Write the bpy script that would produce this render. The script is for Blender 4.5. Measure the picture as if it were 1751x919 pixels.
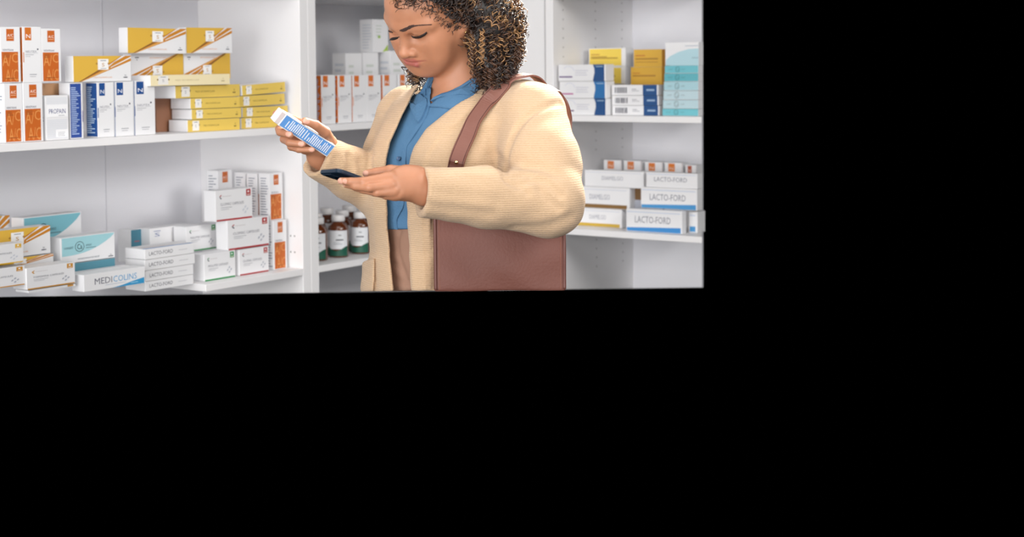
import bpy, bmesh, math, random
import numpy as np
from mathutils import Vector, Matrix

for _o in list(bpy.data.objects):
    bpy.data.objects.remove(_o, do_unlink=True)
SC = bpy.context.scene
COL = SC.collection
random.seed(7)

# ------------------------------------------------------------------ camera
FPX, CX, CY, IW, IH = 2700.0, 600.0, 249.0, 1751, 919
ZC = 1.55
PITCH = math.atan(139.0 / FPX)
ROLL = 0.0133
_r0, _u0, _f0 = Vector((1, 0, 0)), Vector((0, math.sin(PITCH), math.cos(PITCH))), Vector((0, math.cos(PITCH), -math.sin(PITCH)))
CAM_R = _r0 * math.cos(ROLL) - _u0 * math.sin(ROLL)
CAM_U = _u0 * math.cos(ROLL) + _r0 * math.sin(ROLL)
CAM_F = _f0
CAM_O = Vector((0, 0, ZC))
cam_d = bpy.data.cameras.new('camera')
cam = bpy.data.objects.new('camera', cam_d)
COL.objects.link(cam)
cam.matrix_world = Matrix(((CAM_R.x, CAM_U.x, -CAM_F.x, 0), (CAM_R.y, CAM_U.y, -CAM_F.y, 0), (CAM_R.z, CAM_U.z, -CAM_F.z, ZC), (0, 0, 0, 1)))
cam_d.sensor_fit = 'HORIZONTAL'
cam_d.sensor_width = 36.0
cam_d.lens = FPX * 36.0 / IW
cam_d.shift_x = (IW / 2 - CX) / IW
cam_d.shift_y = -(IH / 2 - CY) / IW
cam_d.clip_start = 0.05
cam_d.dof.use_dof = True
cam_d.dof.focus_distance = 3.48
cam_d.dof.aperture_fstop = 4.5
SC.camera = cam

# ------------------------------------------------------------------ world, lamps, exposure
wd = bpy.data.worlds.new('world')
SC.world = wd
wd.use_nodes = True
wd.node_tree.nodes['Background'].inputs[0].default_value = (0, 0, 0, 1)
wd.node_tree.nodes['Background'].inputs[1].default_value = 0.0
SC.view_settings.view_transform = 'Standard'
SC.view_settings.look = 'None'
SC.view_settings.exposure = 0.0
SC.view_settings.gamma = 1.0
SC.view_settings.use_curve_mapping = False


def area(name, loc, target, sx, sy, power, col=(1, 1, 1), spread=180):
    l = bpy.data.lights.new(name, 'AREA')
    l.shape = 'RECTANGLE'
    l.size, l.size_y, l.energy, l.color = sx, sy, power, col
    l.spread = math.radians(spread)
    o = bpy.data.objects.new(name, l)
    COL.objects.link(o)
    o.location = loc
    o.rotation_euler = (Vector(target) - Vector(loc)).to_track_quat('-Z', 'Y').to_euler()
    return o


area('left_key_light', (-2.9, 0.3, 1.75), (0.1, 4.8, 1.2), 3.2, 2.4, 150, (1.0, 0.995, 0.99))  # broad soft key from the left; its source is unseen
area('front_fill_light', (-0.5, -2.2, 1.35), (0.0, 4.6, 1.2), 5.2, 2.4, 225, (1.0, 0.99, 0.985))  # large fill added behind the camera to brighten the shelf interiors
area('ceiling_light', (0.0, 2.9, 2.9), (0.0, 3.4, 0.0), 2.4, 1.8, 34, (1.0, 0.98, 0.95))
area('rear_ceiling_light', (1.15, 4.75, 2.6), (0.33, 3.38, 1.58), 0.7, 0.5, 17, (1.0, 0.92, 0.80), 45)
area('right_panel_fill', (2.3, 3.7, 2.3), (0.85, 6.1, 1.2), 0.8, 0.8, 2.2, (1.0, 0.98, 0.96), 70)  # added fill that lifts the right unit's side panel, not a fixture
area('carton_fill_light', (2.3, 2.0, 2.6), (-0.5, 4.7, 1.1), 1.2, 0.8, 12, (1.0, 0.985, 0.97), 80)  # extra light added from the right for the left wall's carton fronts


def ray(x, y):
    return (CAM_R * ((x - CX) / FPX) + CAM_U * (-(y - CY) / FPX) + CAM_F)


def P(x, y, Y):
    d = ray(x, y)
    return CAM_O + d * (Y / d.y)


# ------------------------------------------------------------------ materials
def lin(c):
    return tuple(((v / 255.0) / 12.92 if v <= 10.3 else ((v / 255.0 + 0.055) / 1.055) ** 2.4) for v in c)


_M = {}


def mat(name, rgb, rough=0.5, bump=0.0, bscale=60.0, var=0.03, metal=0.0, coat=0.0, spec=0.5, trans=0.0, vscale=8.0):
    if name in _M:
        return _M[name]
    m = bpy.data.materials.new(name)
    m.use_nodes = True
    nt = m.node_tree
    b = nt.nodes['Principled BSDF']
    c = lin(rgb) if max(rgb) > 1.0 else rgb
    tc = nt.nodes.new('ShaderNodeTexCoord')
    nz = nt.nodes.new('ShaderNodeTexNoise')
    nz.inputs['Scale'].default_value = vscale
    nt.links.new(tc.outputs['Object'], nz.inputs['Vector'])
    mx = nt.nodes.new('ShaderNodeMix')
    mx.data_type = 'RGBA'
    mx.inputs[6].default_value = tuple(max(0, v * (1 - var)) for v in c) + (1,)
    mx.inputs[7].default_value = tuple(min(1, v * (1 + var)) for v in c) + (1,)
    nt.links.new(nz.outputs['Fac'], mx.inputs[0])
    nt.links.new(mx.outputs[2], b.inputs['Base Color'])
    b.inputs['Roughness'].default_value = rough
    b.inputs['Metallic'].default_value = metal
    b.inputs['Specular IOR Level'].default_value = spec
    b.inputs['Coat Weight'].default_value = coat
    b.inputs['Transmission Weight'].default_value = trans
    if bump:
        n2 = nt.nodes.new('ShaderNodeTexNoise')
        n2.inputs['Scale'].default_value = bscale
        nt.links.new(tc.outputs['Object'], n2.inputs['Vector'])
        bp = nt.nodes.new('ShaderNodeBump')
        bp.inputs['Strength'].default_value = bump
        bp.inputs['Distance'].default_value = 0.004
        nt.links.new(n2.outputs['Fac'], bp.inputs['Height'])
        nt.links.new(bp.outputs[0], b.inputs['Normal'])
    _M[name] = m
    return m


def C(rgb, rough=0.5):
    """carton or ink colour"""
    return mat('ink_%02x%02x%02x' % tuple(int(v) for v in rgb), rgb, rough, var=0.02)


# ------------------------------------------------------------------ mesh collector
class MB:
    def __init__(self):
        self.v, self.f, self.m, self.mats, self.sm = [], [], [], [], []

    def mi(self, m):
        if m not in self.mats:
            self.mats.append(m)
        return self.mats.index(m)

    def add(self, vs, fs, m, smooth=False):
        k = len(self.v)
        self.v.extend([tuple(p) for p in vs])
        i = self.mi(m)
        for f in fs:
            self.f.append(tuple(k + q for q in f))
            self.m.append(i)
            self.sm.append(smooth)

    def box(self, a, b, m, bev=0.0, mtx=None):
        (x0, y0, z0), (x1, y1, z1) = a, b
        if bev <= 0:
            vs = [(x0, y0, z0), (x1, y0, z0), (x1, y1, z0), (x0, y1, z0), (x0, y0, z1), (x1, y0, z1), (x1, y1, z1), (x0, y1, z1)]
            fs = [(0, 3, 2, 1), (4, 5, 6, 7), (0, 1, 5, 4), (1, 2, 6, 5), (2, 3, 7, 6), (3, 0, 4, 7)]
        else:
            bm = bmesh.new()
            bmesh.ops.create_cube(bm, size=1.0)
            for q in bm.verts:
                q.co = Vector(((x0 + x1) / 2 + q.co.x * (x1 - x0), (y0 + y1) / 2 + q.co.y * (y1 - y0), (z0 + z1) / 2 + q.co.z * (z1 - z0)))
            bmesh.ops.bevel(bm, geom=bm.edges[:], offset=bev, segments=2, profile=0.5, affect='EDGES')
            bm.verts.index_update()
            vs = [q.co.copy() for q in bm.verts]
            fs = [tuple(q.index for q in f.verts) for f in bm.faces]
            bm.free()
        if mtx is not None:
            vs = [mtx @ Vector(p) for p in vs]
        self.add(vs, fs, m)

    def tube(self, pts, r, m, n=8, cap=True, rs=None):
        pts = [Vector(p) for p in pts]
        vs, fs = [], []
        up = None
        for i, p in enumerate(pts):
            t = (pts[min(i + 1, len(pts) - 1)] - pts[max(i - 1, 0)]).normalized()
            if up is None:
                up = t.orthogonal().normalized()
            up = (up - t * up.dot(t)).normalized()
            w = t.cross(up)
            rr = rs[i] if rs else r
            for k in range(n):
                a = 2 * math.pi * k / n
                vs.append(p + (up * math.cos(a) + w * math.sin(a)) * rr)
        for i in range(len(pts) - 1):
            for k in range(n):
                fs.append((i * n + k, i * n + (k + 1) % n, (i + 1) * n + (k + 1) % n, (i + 1) * n + k))
        if cap:
            fs.append(tuple(reversed(range(n))))
            fs.append(tuple((len(pts) - 1) * n + k for k in range(n)))
        self.add(vs, fs, m, True)

    def lathe(self, prof, m, n=28, a0=0.0, a1=2 * math.pi):
        vs, fs = [], []
        full = abs(a1 - a0 - 2 * math.pi) < 1e-6
        nn = n if full else n + 1
        for (r, z) in prof:
            for k in range(nn):
                a = a0 + (a1 - a0) * k / n
                vs.append((r * math.cos(a), r * math.sin(a), z))
        for i in range(len(prof) - 1):
            for k in range(n):
                k2 = (k + 1) % nn
                fs.append((i * nn + k, i * nn + k2, (i + 1) * nn + k2, (i + 1) * nn + k))
        self.add(vs, fs, m, True)

    def build(self, name, parent=None):
        me = bpy.data.meshes.new(name)
        me.from_pydata(self.v, [], self.f)
        for m in self.mats:
            me.materials.append(m)
        me.polygons.foreach_set('material_index', self.m)
        me.polygons.foreach_set('use_smooth', self.sm)
        me.update()
        o = bpy.data.objects.new(name, me)
        COL.objects.link(o)
        if parent is not None:
            o.parent = parent
        return o


def tag(o, label, cat, group=None, kind=None):
    o['label'] = label
    if cat:
        o['category'] = cat
    if group:
        o['group'] = group
    if kind:
        o['kind'] = kind
    return o


def empty(name, loc=(0, 0, 0), rz=0.0):
    o = bpy.data.objects.new(name, None)
    COL.objects.link(o)
    o.location = loc
    o.rotation_euler = (0, 0, rz)
    o.empty_display_size = 0.05
    return o


# ------------------------------------------------------------------ the two shelf walls: s runs along the front edge, w goes into the shelf
class Frame:
    def __init__(self, o, d):
        self.o, self.d = Vector((o[0], o[1], 0)), Vector((d[0], d[1], 0)).normalized()
        self.w = Vector((-self.d.y, self.d.x, 0))
        self.ang = math.atan2(self.d.y, self.d.x)

    def pt(self, s, w, z):
        return self.o + self.d * s + self.w * w + Vector((0, 0, z))

    def hit(self, x, y, w=0.0, yaw=0.0, s0=0.0):
        """point of the vertical plane through (s0, w), turned by yaw, seen along the ray of photo point x, y -> distance along it, z, depth"""
        c, s = math.cos(yaw), math.sin(yaw)
        dd = self.d * c + self.w * s
        nn = Vector((-dd.y, dd.x, 0))
        p0 = self.pt(s0, w, 0)
        r = ray(x, y)
        t = (p0 - CAM_O).dot(nn) / r.dot(nn)
        q = CAM_O + r * t
        return (q - p0).dot(dd) + (s0 if yaw == 0 else 0.0), q.z, q.y


_d = Vector((0.632, 0.775)).normalized()
FL = Frame((-0.1098, 5.2), (_d.x, _d.y))
FR = Frame((1.0, 5.5), (_d.y, -_d.x))
ZU, ZL = 1.350, 0.884         # tops of the two visible shelves, left wall
ZTOP = 1.775                  # underside of the next shelf up
ZB_SLOPE = (499.0 - 108.0) / FPX


def zb(Y):
    return ZC - ZB_SLOPE * Y
# ------------------------------------------------------------------ shelving
M_SH = mat('white_laminate', (240, 239, 240), 0.42, var=0.01)
M_BK = mat('back_board', (236, 236, 241), 0.5, var=0.015)
M_HOLE = mat('peg_hole_dark', (120, 116, 114), 0.8)
M_GAP = mat('gap_dark', (150, 140, 134), 0.8)


def slab(fr, s0, s1, w0, w1, z0, z1, m, name, parent, z0_back=None, s1b=None):
    """a board; z0 may differ at the far end (z0_back) and the right end may be mitred (s1b)"""
    mb = MB()
    bev = 0.0012
    s1b = s1 if s1b is None else s1b
    vs = []
    for z in (0, 1):
        for (s, w) in ((s0, w0), (s1, w0), (s1b, w1), (s0, w1)):
            p = fr.pt(s, w, z1)
            if z == 0:
                if z0 == 'zb':
                    p.z = zb(p.y) - 0.002
                else:
                    p.z = z0
            vs.append(p)
    bm = bmesh.new()
    bv = [bm.verts.new(v) for v in vs]
    for f in ((0, 3, 2, 1), (4, 5, 6, 7), (0, 1, 5, 4), (1, 2, 6, 5), (2, 3, 7, 6), (3, 0, 4, 7)):
        bm.faces.new([bv[i] for i in f])
    bmesh.ops.bevel(bm, geom=bm.edges[:], offset=bev, segments=1, affect='EDGES')
    bm.verts.index_update()
    mb.add([v.co.copy() for v in bm.verts], [tuple(q.index for q in f.verts) for f in bm.faces], m)
    bm.free()
    return mb.build(name, parent)


def holes(fr, s_face, sgn, ws, zs, parent):
    for w in ws:
        for z in zs:
            mb = MB()
            c = fr.pt(s_face + sgn * 0.0004, w, z)
            vs, n = [c], 10
            for k in range(n):
                a = 2 * math.pi * k / n
                vs.append(c + fr.w * (0.0028 * math.cos(a)) + Vector((0, 0, 0.0028 * math.sin(a))))
            mb.add(vs, [(0, 1 + k, 1 + (k + 1) % n) for k in range(n)], M_HOLE)
            mb.build('peg_hole', parent)


TH = 0.022
DL = 0.46
ZTALL = 2.05
# left unit (its right upright stands beside the middle unit's)
s_up1 = FL.hit(543.5, 300)[0]
s_up0 = FL.hit(516, 300)[0]
s_mid = (s_up0 + s_up1) / 2
s_left = -2.6
lu = empty('shelving_unit')
tag(lu, 'white open shelving unit carrying the yellow cartons and rows of medicine boxes', 'shelving unit')
s_cut = FL.hit(352, 499)[0]
slab(FL, s_left, s_up0, DL, DL + 0.012, 'zb', ZTALL, M_BK, 'back_panel', lu)
slab(FL, s_left, s_up0, 0.0, DL, ZU - TH, ZU, M_SH, 'shelf', lu)
sl = slab(FL, s_cut, s_up0, 0.0, DL, ZL - TH, ZL, M_SH, 'shelf', lu, s1b=None)
slab(FL, s_left, s_up0, 0.0, DL, ZTOP, ZTOP + TH, M_SH, 'shelf', lu)
slab(FL, s_up0, s_mid, 0.0, DL + 0.012, 'zb', ZTALL, M_SH, 'side_panel', lu)
# back-board joint: a narrow batten where two boards meet
s_j = FL.hit(178, 200, DL)[0]
js = slab(FL, s_j - 0.0035, s_j + 0.0035, DL - 0.001, DL + 0.002, ZL + 0.02, ZTALL - 0.01, mat('board_joint', (208, 208, 214), 0.6), 'joint_strip', lu)
holes(FL, s_up0, -1, (0.035, 0.052), (ZL + 0.052, ZL + 0.105), lu)

# middle unit
mu = empty('shelving_unit')
tag(mu, 'white open shelving unit behind the woman, amber bottles on its lower shelf', 'shelving unit')
s_end = 0.915
s_show = FL.hit(690, 300)[0]
slab(FL, s_mid, s_up1, 0.0, DL + 0.012, 'zb', ZTALL, M_SH, 'side_panel', mu)
slab(FL, s_up1, 1.48, DL, DL + 0.012, 'zb', ZTALL, M_BK, 'back_panel', mu)
slab(FL, s_up1, s_end, 0.0, DL, ZU - TH, ZU, M_SH, 'shelf', mu)
slab(FL, s_up1, s_end, 0.0, DL, ZL - TH, ZL, M_SH, 'shelf', mu)
slab(FL, s_up1, s_end, 0.0, DL, ZTOP, ZTOP + TH, M_SH, 'shelf', mu)

# right unit on the wall across the corner
DR = 0.58
s_r0 = FR.hit(933, 150)[0]
s_r1 = FR.hit(946, 150)[0]
s_rc = FR.hit(1200, 250)[0]
s_rcb = FR.hit(1200, 250, DR)[0]
YR = FR.pt(s_r1, 0, 0).y
z_r1 = FR.hit(1093, 209.5)[1]
z_r2 = FR.hit(1093, 409.5)[1]
RU, RL = z_r1 + TH, z_r2 + TH
ru = empty('shelving_unit')
tag(ru, 'white open shelving unit across the corner, shelf pin holes in its side panel', 'shelving unit')
slab(FR, s_r0, s_r1, 0.0, DR + 0.012, 'zb', ZTALL, M_SH, 'side_panel', ru)
slab(FR, s_r1, s_rcb, DR, DR + 0.012, 'zb', ZTALL, M_BK, 'back_panel', ru)
slab(FR, s_r1, s_rc, 0.0, DR, RU - TH, RU, M_SH, 'shelf', ru, s1b=s_rcb)
slab(FR, s_r1, s_rc, 0.0, DR, RL - TH, RL, M_SH, 'shelf', ru, s1b=s_rcb)
slab(FR, s_r1, s_rc, 0.0, DR, ZTOP + 0.01, ZTOP + 0.032, M_SH, 'shelf', ru, s1b=s_rcb)
hz = [RU + 0.075 + 0.034 * k for k in range(12)]
hz2 = [RL - TH - 0.05 - 0.034 * k for k in range(4)]
hz3 = [RU - TH - 0.05 - 0.034 * k for k in range(3)]
holes(FR, s_r1, 1, (0.07, 0.30, 0.50), hz + hz2 + hz3, ru)
# corner filler between the two walls
s_f0 = FR.hit(829, 150)[0]
fil = slab(FR, s_f0, s_r0 - 0.006, 0.004, 0.03, 'zb', ZTALL, M_SH, 'trim_1', None)
tag(fil, 'white corner filler panel between the two shelving walls', 'trim', kind='structure')
# ------------------------------------------------------------------ cartons
WHITE = (232, 232, 234)
_T = {}


def text_mesh(s):
    if s not in _T:
        cu = bpy.data.curves.new('t', 'FONT')
        cu.body = s
        cu.resolution_u = 2
        ob = bpy.data.objects.new('t', cu)
        me = bpy.data.meshes.new_from_object(ob)
        v = np.array([q.co[:2] for q in me.vertices])
        f = [tuple(p.vertices) for p in me.polygons]
        lo, hi = v.min(0), v.max(0)
        _T[s] = ((v - lo) / (hi - lo), f, (hi[0] - lo[0]) / (hi[1] - lo[1]))
        bpy.data.objects.remove(ob)
        bpy.data.curves.remove(cu)
        bpy.data.meshes.remove(me)
    return _T[s]


# an ink shape: ('p', face, [(u, v)...], colour)  or  ('t', face, text, u0, v0, u1, v1, colour)
def R(f, u0, v0, u1, v1, c):
    return ('p', f, [(u0, v0), (u1, v0), (u1, v1), (u0, v1)], c)


def PG(f, pts, c):
    return ('p', f, pts, c)


def T(f, s, u0, v0, u1, v1, c):
    return ('t', f, s, u0, v0, u1, v1, c)


def ring(f, u, v, ru, rv, th, c, n=20):
    out = []
    for k in range(n):
        a, b = 2 * math.pi * k / n, 2 * math.pi * (k + 1) / n
        out.append(('p', f, [(u + ru * math.cos(a), v + rv * math.sin(a)), (u + ru * math.cos(b), v + rv * math.sin(b)),
                             (u + ru * (1 - th) * math.cos(b), v + rv * (1 - th) * math.sin(b)), (u + ru * (1 - th) * math.cos(a), v + rv * (1 - th) * math.sin(a))][::1], c))
    return out


def disc(f, u, v, ru, rv, c, n=14):
    return [('p', f, [(u + ru * math.cos(2 * math.pi * k / n), v + rv * math.sin(2 * math.pi * k / n)) for k in range(n)], c)]


def lines(f, u0, v0, u1, v1, n, c, th=0.42, seed=1, ragged=0.35):
    rr = random.Random(seed)
    out = []
    h = (v1 - v0) / n
    for k in range(n):
        y = v1 - h * (k + 1)
        e = u1 - (u1 - u0) * ragged * rr.random()
        out.append(R(f, u0, y, e, y + h * th, c))
    return out


def make_box(name, fr, loc, ang, W, D, H, prints, base=WHITE, flap=None, tilt=0.0, roll=0.0):
    mb = MB()
    bm_ = C(base)
    mb.box((0, 0, 0), (W, D, H), bm_, bev=min(0.0009, W * 0.05, D * 0.05, H * 0.05))
    layer = {}
    for pr in prints:
        f = pr[1]
        layer[f] = layer.get(f, 0) + 1
        e = 0.00018 + 0.00004 * layer[f]

        def mp(u, v):
            if f == 'F':
                return (u * W, -e, v * H)
            if f == 'L':
                return (-e, (1 - u) * D, v * H)
            if f == 'R':
                return (W + e, u * D, v * H)
            return (u * W, v * D, H + e)
        if pr[0] == 'p':
            vs = [mp(u, v) for u, v in pr[2]]
            mb.add(vs, [tuple(range(len(vs)))], C(pr[3]))
        else:
            _, _, s, u0, v0, u1, v1, c = pr
            tv, tf, _a = text_mesh(s)
            vs = [mp(u0 + (u1 - u0) * q[0], v0 + (v1 - v0) * q[1]) for q in tv]
            mb.add(vs, tf, C(c))
    o = mb.build(name)
    o.location = loc
    o.rotation_euler = (0, 0, ang)
    if roll:
        o.rotation_euler = (Matrix.Rotation(ang, 3, 'Z') @ Matrix.Rotation(-roll, 3, 'Y')).to_euler()
    if flap:
        for side in flap:
            fb = MB()
            ins = 0.0012
            if side == 'L':
                fb.box((-0.0011, ins, ins), (-0.0002, D - ins, H - ins), bm_, bev=0.0003)
            elif side == 'R':
                fb.box((W + 0.0002, ins, ins), (W + 0.0011, D - ins, H - ins), bm_, bev=0.0003)
            else:
                fb.box((ins, ins, H + 0.0002), (W - ins, D * 0.97, H + 0.0009), bm_, bev=0.0003)
            fb.build('tuck_flap', o)
    return o


class Rec:
    pass


def box(fr, xl, xr, yt, yb, w, dp, prints, label, group=None, z0=None, yaw=0.0, name='medicine_box', base=WHITE, flap=None, cat='box', roll=0.0, H=None, flip=False):
    s0, zb_, Y0 = fr.hit(xl, yb, w)
    zt = fr.hit(xl, yt, w)[1]
    if z0 is None:
        z0 = zb_
    z0 += 0.0005
    ya = math.radians(yaw)
    if yaw:
        W = fr.hit(xr, yb, w, ya, s0)[0]
    else:
        W = fr.hit(xr, yb, w)[0] - s0
    hh = (zt - z0) if H is None else H
    if flip:
        q = []
        for pr in prints:
            if pr[1] != 'F':
                q.append(pr)
            elif pr[0] == 'p':
                q.append(('p', 'F', [(1 - u, 1 - v) for u, v in pr[2]], pr[3]))
            else:
                q.append(('t', 'F', pr[2], 1 - pr[3], 1 - pr[4], 1 - pr[5], 1 - pr[6], pr[7]))
        prints = q
    loc = fr.pt(s0, w, z0)
    o = make_box(name, fr, loc, fr.ang + ya, W, dp, hh, prints, base, flap, roll=math.radians(roll))
    tag(o, label, cat, group)
    r = Rec()
    r.o, r.top, r.z0, r.W, r.H, r.s0, r.Y = o, z0 + hh, z0, W, hh, s0, Y0
    return r


# ---- the printed designs
OR, ORL, ORD = (196, 98, 30), (220, 146, 78), (142, 74, 32)
NAVY, INK, GREY = (24, 74, 140), (70, 72, 86), (150, 152, 160)
YL, YO, YD = (222, 178, 70), (202, 132, 36), (132, 88, 44)


def sidelines(f='L', n=16, c=(120, 128, 145), s=3):
    return lines(f, 0.18, 0.06, 0.86, 0.94, n, c, 0.3, s, 0.5)


def ventrax(seed=1, side=False):
    p = [R('F', .31, .75, .69, .965, OR), T('F', 'A/C', .36, .825, .65, .875, (250, 240, 232)), R('F', .36, .795, .65, .803, (240, 200, 170)),
         T('F', 'VENTRAX', .10, .572, .66, .606, (72, 70, 96)), R('F', .05, .015, .88, .555, OR),
         T('F', 'A/', .08, .30, .52, .50, ORL), T('F', 'C', .56, .36, .865, .53, ORL), T('F', 'A/C', .22, .03, .865, .24, ORL)]
    p += lines('F', .14, .46, .48, .54, 3, ORD, .35, seed, .3) + [R('F', .2, .075, .7, .085, ORD)]
    if side:
        p += sidelines(s=seed)
    return p


def neutex(c=NAVY, side='slit', seed=1):
    p = [R('F', .13, .755, .47, .985, c), T('F', 'N', .2, .795, .42, .865, (245, 246, 250)), T('F', 'NEUTEX', .16, .535, .74, .572, (128, 130, 142)),
         R('F', .14, .522, .82, .526, (170, 172, 178)), R('F', .14, .492, .58, .500, GREY), R('F', .14, .462, .4, .468, GREY), R('F', .34, .135, .72, .147, GREY), R('F', .36, .10, .68, .108, GREY)]
    p += disc('F', .80, .595, .04, .016, INK)
    if side == 'slit':
        p += [R('F', 0, .0, .028, 1, c), R('F', 0, .36, .05, .54, c)]
    elif side == 'panel':
        p += [R('L', .08, .02, .98, .985, c)] + lines('L', .14, .08, .85, .94, 24, (178, 202, 228), .5, seed, .6) + [R('F', 0.02, .36, .06, .54, c)]
    return p


def moxi():
    p = [PG('F', [(0, 0), (.085, 0), (.42, .45), (.60, .66), (.83, 1), (0, 1)], YL),
         PG('F', [(.085, 0), (.13, 0), (1, .80), (1, 1), (.83, 1), (.42, .45)], YO),
         PG('F', [(.085, 0), (.11, 0), (.50, .47), (.44, .47)], YD),
         PG('F', [(.60, .57), (.61, .64), (.90, 1), (.84, 1)], WHITE), PG('F', [(.63, .52), (.64, .56), (1, .97), (1, .91)], WHITE),
         PG('F', [(.11, 0), (.128, 0), (.60, .47), (.56, .47)], (226, 180, 110)),
         R('F', .415, .46, .60, .88, (244, 243, 242)), R('F', .46, .80, .56, .83, GREY), R('F', .46, .50, .56, .52, GREY), T('F', 'S', .485, .58, .53, .72, (190, 140, 60)),
         T('F', 'MEX DORMICLAR', .34, .135, .66, .185, (222, 160, 110)), T('F', '30', .88, .20, .91, .25, INK), R('F', .86, .13, .93, .165, INK)]
    for u in (.395, .60):
        p += disc('F', u, .70, .016, .04, (176, 130, 60), 8)
    return p


def slim(pale=False, rev=False):
    y = (230, 198, 96) if not pale else (246, 232, 190)
    ink = (120, 96, 50) if not pale else (196, 178, 130)
    p = [R('F', 0, 0, 1, 1, y), R('F', .09, .10, .215, .92, (240, 238, 234)), R('F', .12, .78, .185, .84, GREY), T('F', 'S', .14, .36, .165, .60, GREY), T('F', 'MEX DORMICLAR', .30, .42, .60, .56, ink),
         R('F', .885, .28, .93, .38, ink), T('F', '30', .90, .46, .92, .62, ink)]
    for u in (.085, .22):
        p += disc('F', u, .58, .010, .09, (160, 130, 70), 8)
    return p


CY1, CY2, TEAL = (160, 208, 216), (120, 176, 190), (66, 122, 142)


def calc(c=CY1):
    cur = [(u, 0.28 + 0.66 * (max(0, u - .05) / .95) ** 2.4) for u in [k / 12 for k in range(13)]]
    p = [PG('F', [(0.02, .98)] + [(max(.02, min(.985, u)), min(.97, v)) for u, v in cur] + [(.985, .98)], c)]
    p += ring('F', .34, .60, .085, .20, .10, (48, 70, 80)) + [T('F', 'Ca', .295, .50, .385, .70, (36, 52, 62)), T('F', 'LONGEST', .06, .55, .225, .63, (70, 100, 110)),
                                                           T('F', 'AWAY', .45, .58, .56, .66, (70, 100, 110)), R('F', .45, .51, .64, .53, (90, 116, 126)), T('F', 'INDIGESTION & PAIN RELIEF', .30, .10, .70, .155, (96, 116, 130)),
                                                           R('F', .87, .06, .96, .09, INK), T('F', '20', .9, .11, .93, .16, INK)]
    return p


def capsules(word, c, seed=1, faint=False):
    g = (168, 172, 184) if not faint else (200, 204, 214)
    p = [R('F', .02, .0, .985, .055, c), R('F', .83, .745, .955, .965, c)] + disc('F', .89, .885, .022, .035, (250, 250, 250), 8) + [R('F', .85, .775, .935, .80, (236, 220, 210)),
        PG('F', [(.10, .80), (.15, .86), (.165, .83), (.125, .79)], c), PG('F', [(.10, .79), (.125, .79), (.165, .73), (.14, .71)], c if word.startswith('TOP') else INK), R('F', .18, .79, .42, .805, (196, 190, 190)),
        T('F', word, .13, .50, .76, .585, (116, 118, 128)), R('F', .14, .425, .44, .44, GREY), R('F', .14, .365, .36, .378, GREY)]
    for du, dv in ((0, .09), (-.055, 0), (.055, .015), (0, -.085)):
        u, v = .80 + du, .30 + dv
        p.append(PG('F', [(u - .028, v - .015), (u - .006, v - .05), (u + .028, v + .015), (u + .006, v + .05)], g))
    return p


def lacto(top=True):
    p = [T('F', 'LACTO-FORD', .08, .34, .56, .70, (86, 86, 98)), R('F', .68, .50, .86, .53, (150, 150, 160))]
    if top:
        p += [R('T', 0, .03, 1, .16, (92, 146, 206)), R('T', .06, .3, .7, .36, (206, 190, 190)), R('T', .06, .48, .6, .53, (214, 206, 206))]
    return p


def herbal(seed):
    G = (168, 196, 84)
    p = lines('L', .2, .12, .9, .9, 9, (206, 210, 218), .4, seed, .4) + lines('F', .2, .5, .75, .88, 4, (206, 212, 206), .4, seed + 1, .5)
    p += disc('F', .40, .47, .10, .045, (150, 186, 86), 8) + [PG('F', [(.62, .02), (.97, .02), (.97, .24)], G)]
    return p


# ------------------------------------------------------------------ left unit, upper shelf
G = {}
g1 = 'orange panelled cartons at the end of the upper shelf'
G['v1'] = box(FL, 9, 40, 143, 244, .03, .055, ventrax(2, True), 'tall white carton with orange panel, lower row, standing at the near end of the shelf', g1, z0=ZU)
G['v2'] = box(FL, 41.5, 74.5, 141.5, 243, .028, .055, ventrax(3, True), 'tall white carton with orange panel, lower row, beside the shorter box lettered in navy', g1, z0=ZU)
G['pro'] = box(FL, 79, 118, 164, 239, .03, .06, lines('F', .05, .72, .95, .97, 7, (214, 218, 226), .4, 4, .05) + lines('F', .05, .05, .95, .48, 11, (214, 218, 226), .4, 5, .05) +
               [R('F', .03, .52, .97, .80, (243, 243, 245)), T('F', 'PROPAIN', .14, .595, .86, .70, (42, 50, 120)), R('F', .55, .545, .82, .556, GREY), R('F', .42, .06, .96, .24, (243, 243, 245))] +
               lines('F', .52, .09, .85, .2, 3, GREY, .25, 3, .3) + sidelines(n=12), 'short white box lettered in navy, standing in front of a brown cardboard carton', None, z0=ZU)
G['brown'] = box(FL, 77, 122, 143, 236, .10, .12, [], 'brown cardboard carton behind the short white box', None, z0=ZU, name='cardboard_carton', base=(186, 142, 104), cat='carton')
BLUE2 = (44, 76, 152)
bp = [R('F', .04, .02, .86, .985, BLUE2)] + lines('F', .10, .08, .80, .94, 24, (170, 190, 226), .5, 6, .6) + [R('F', .93, .3, .98, .5, (120, 110, 160))]
G['n0'] = box(FL, 120.5, 143, 142, 235, .035, .045, bp, 'white carton turned to show its blue side full of small print', None, z0=ZU)
gn = 'white cartons with a navy square on the upper shelf'
G['n1'] = box(FL, 167.5, 195.7, 141, 233.5, .026, .05, neutex(NAVY, 'panel', 5), 'white carton with navy square whose blue printed side also shows', None, z0=ZU)
G['n2'] = box(FL, 196.5, 229, 140, 232, .026, .05, neutex(NAVY, 'slit', 6), 'white carton with navy square, middle one of the row of three', gn, z0=ZU)
G['n3'] = box(FL, 230, 266, 138.5, 230, .026, .05, neutex(NAVY, 'slit', 7), 'white carton with navy square beside the stack of slim yellow boxes', gn, z0=ZU)
zt = max(G['v1'].top, G['v2'].top)
G['v3'] = box(FL, 2, 36, 46, 142, .03, .055, ventrax(4), 'tall white carton with orange panel, upper row, at the near end of the shelf', g1, z0=zt)
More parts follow.
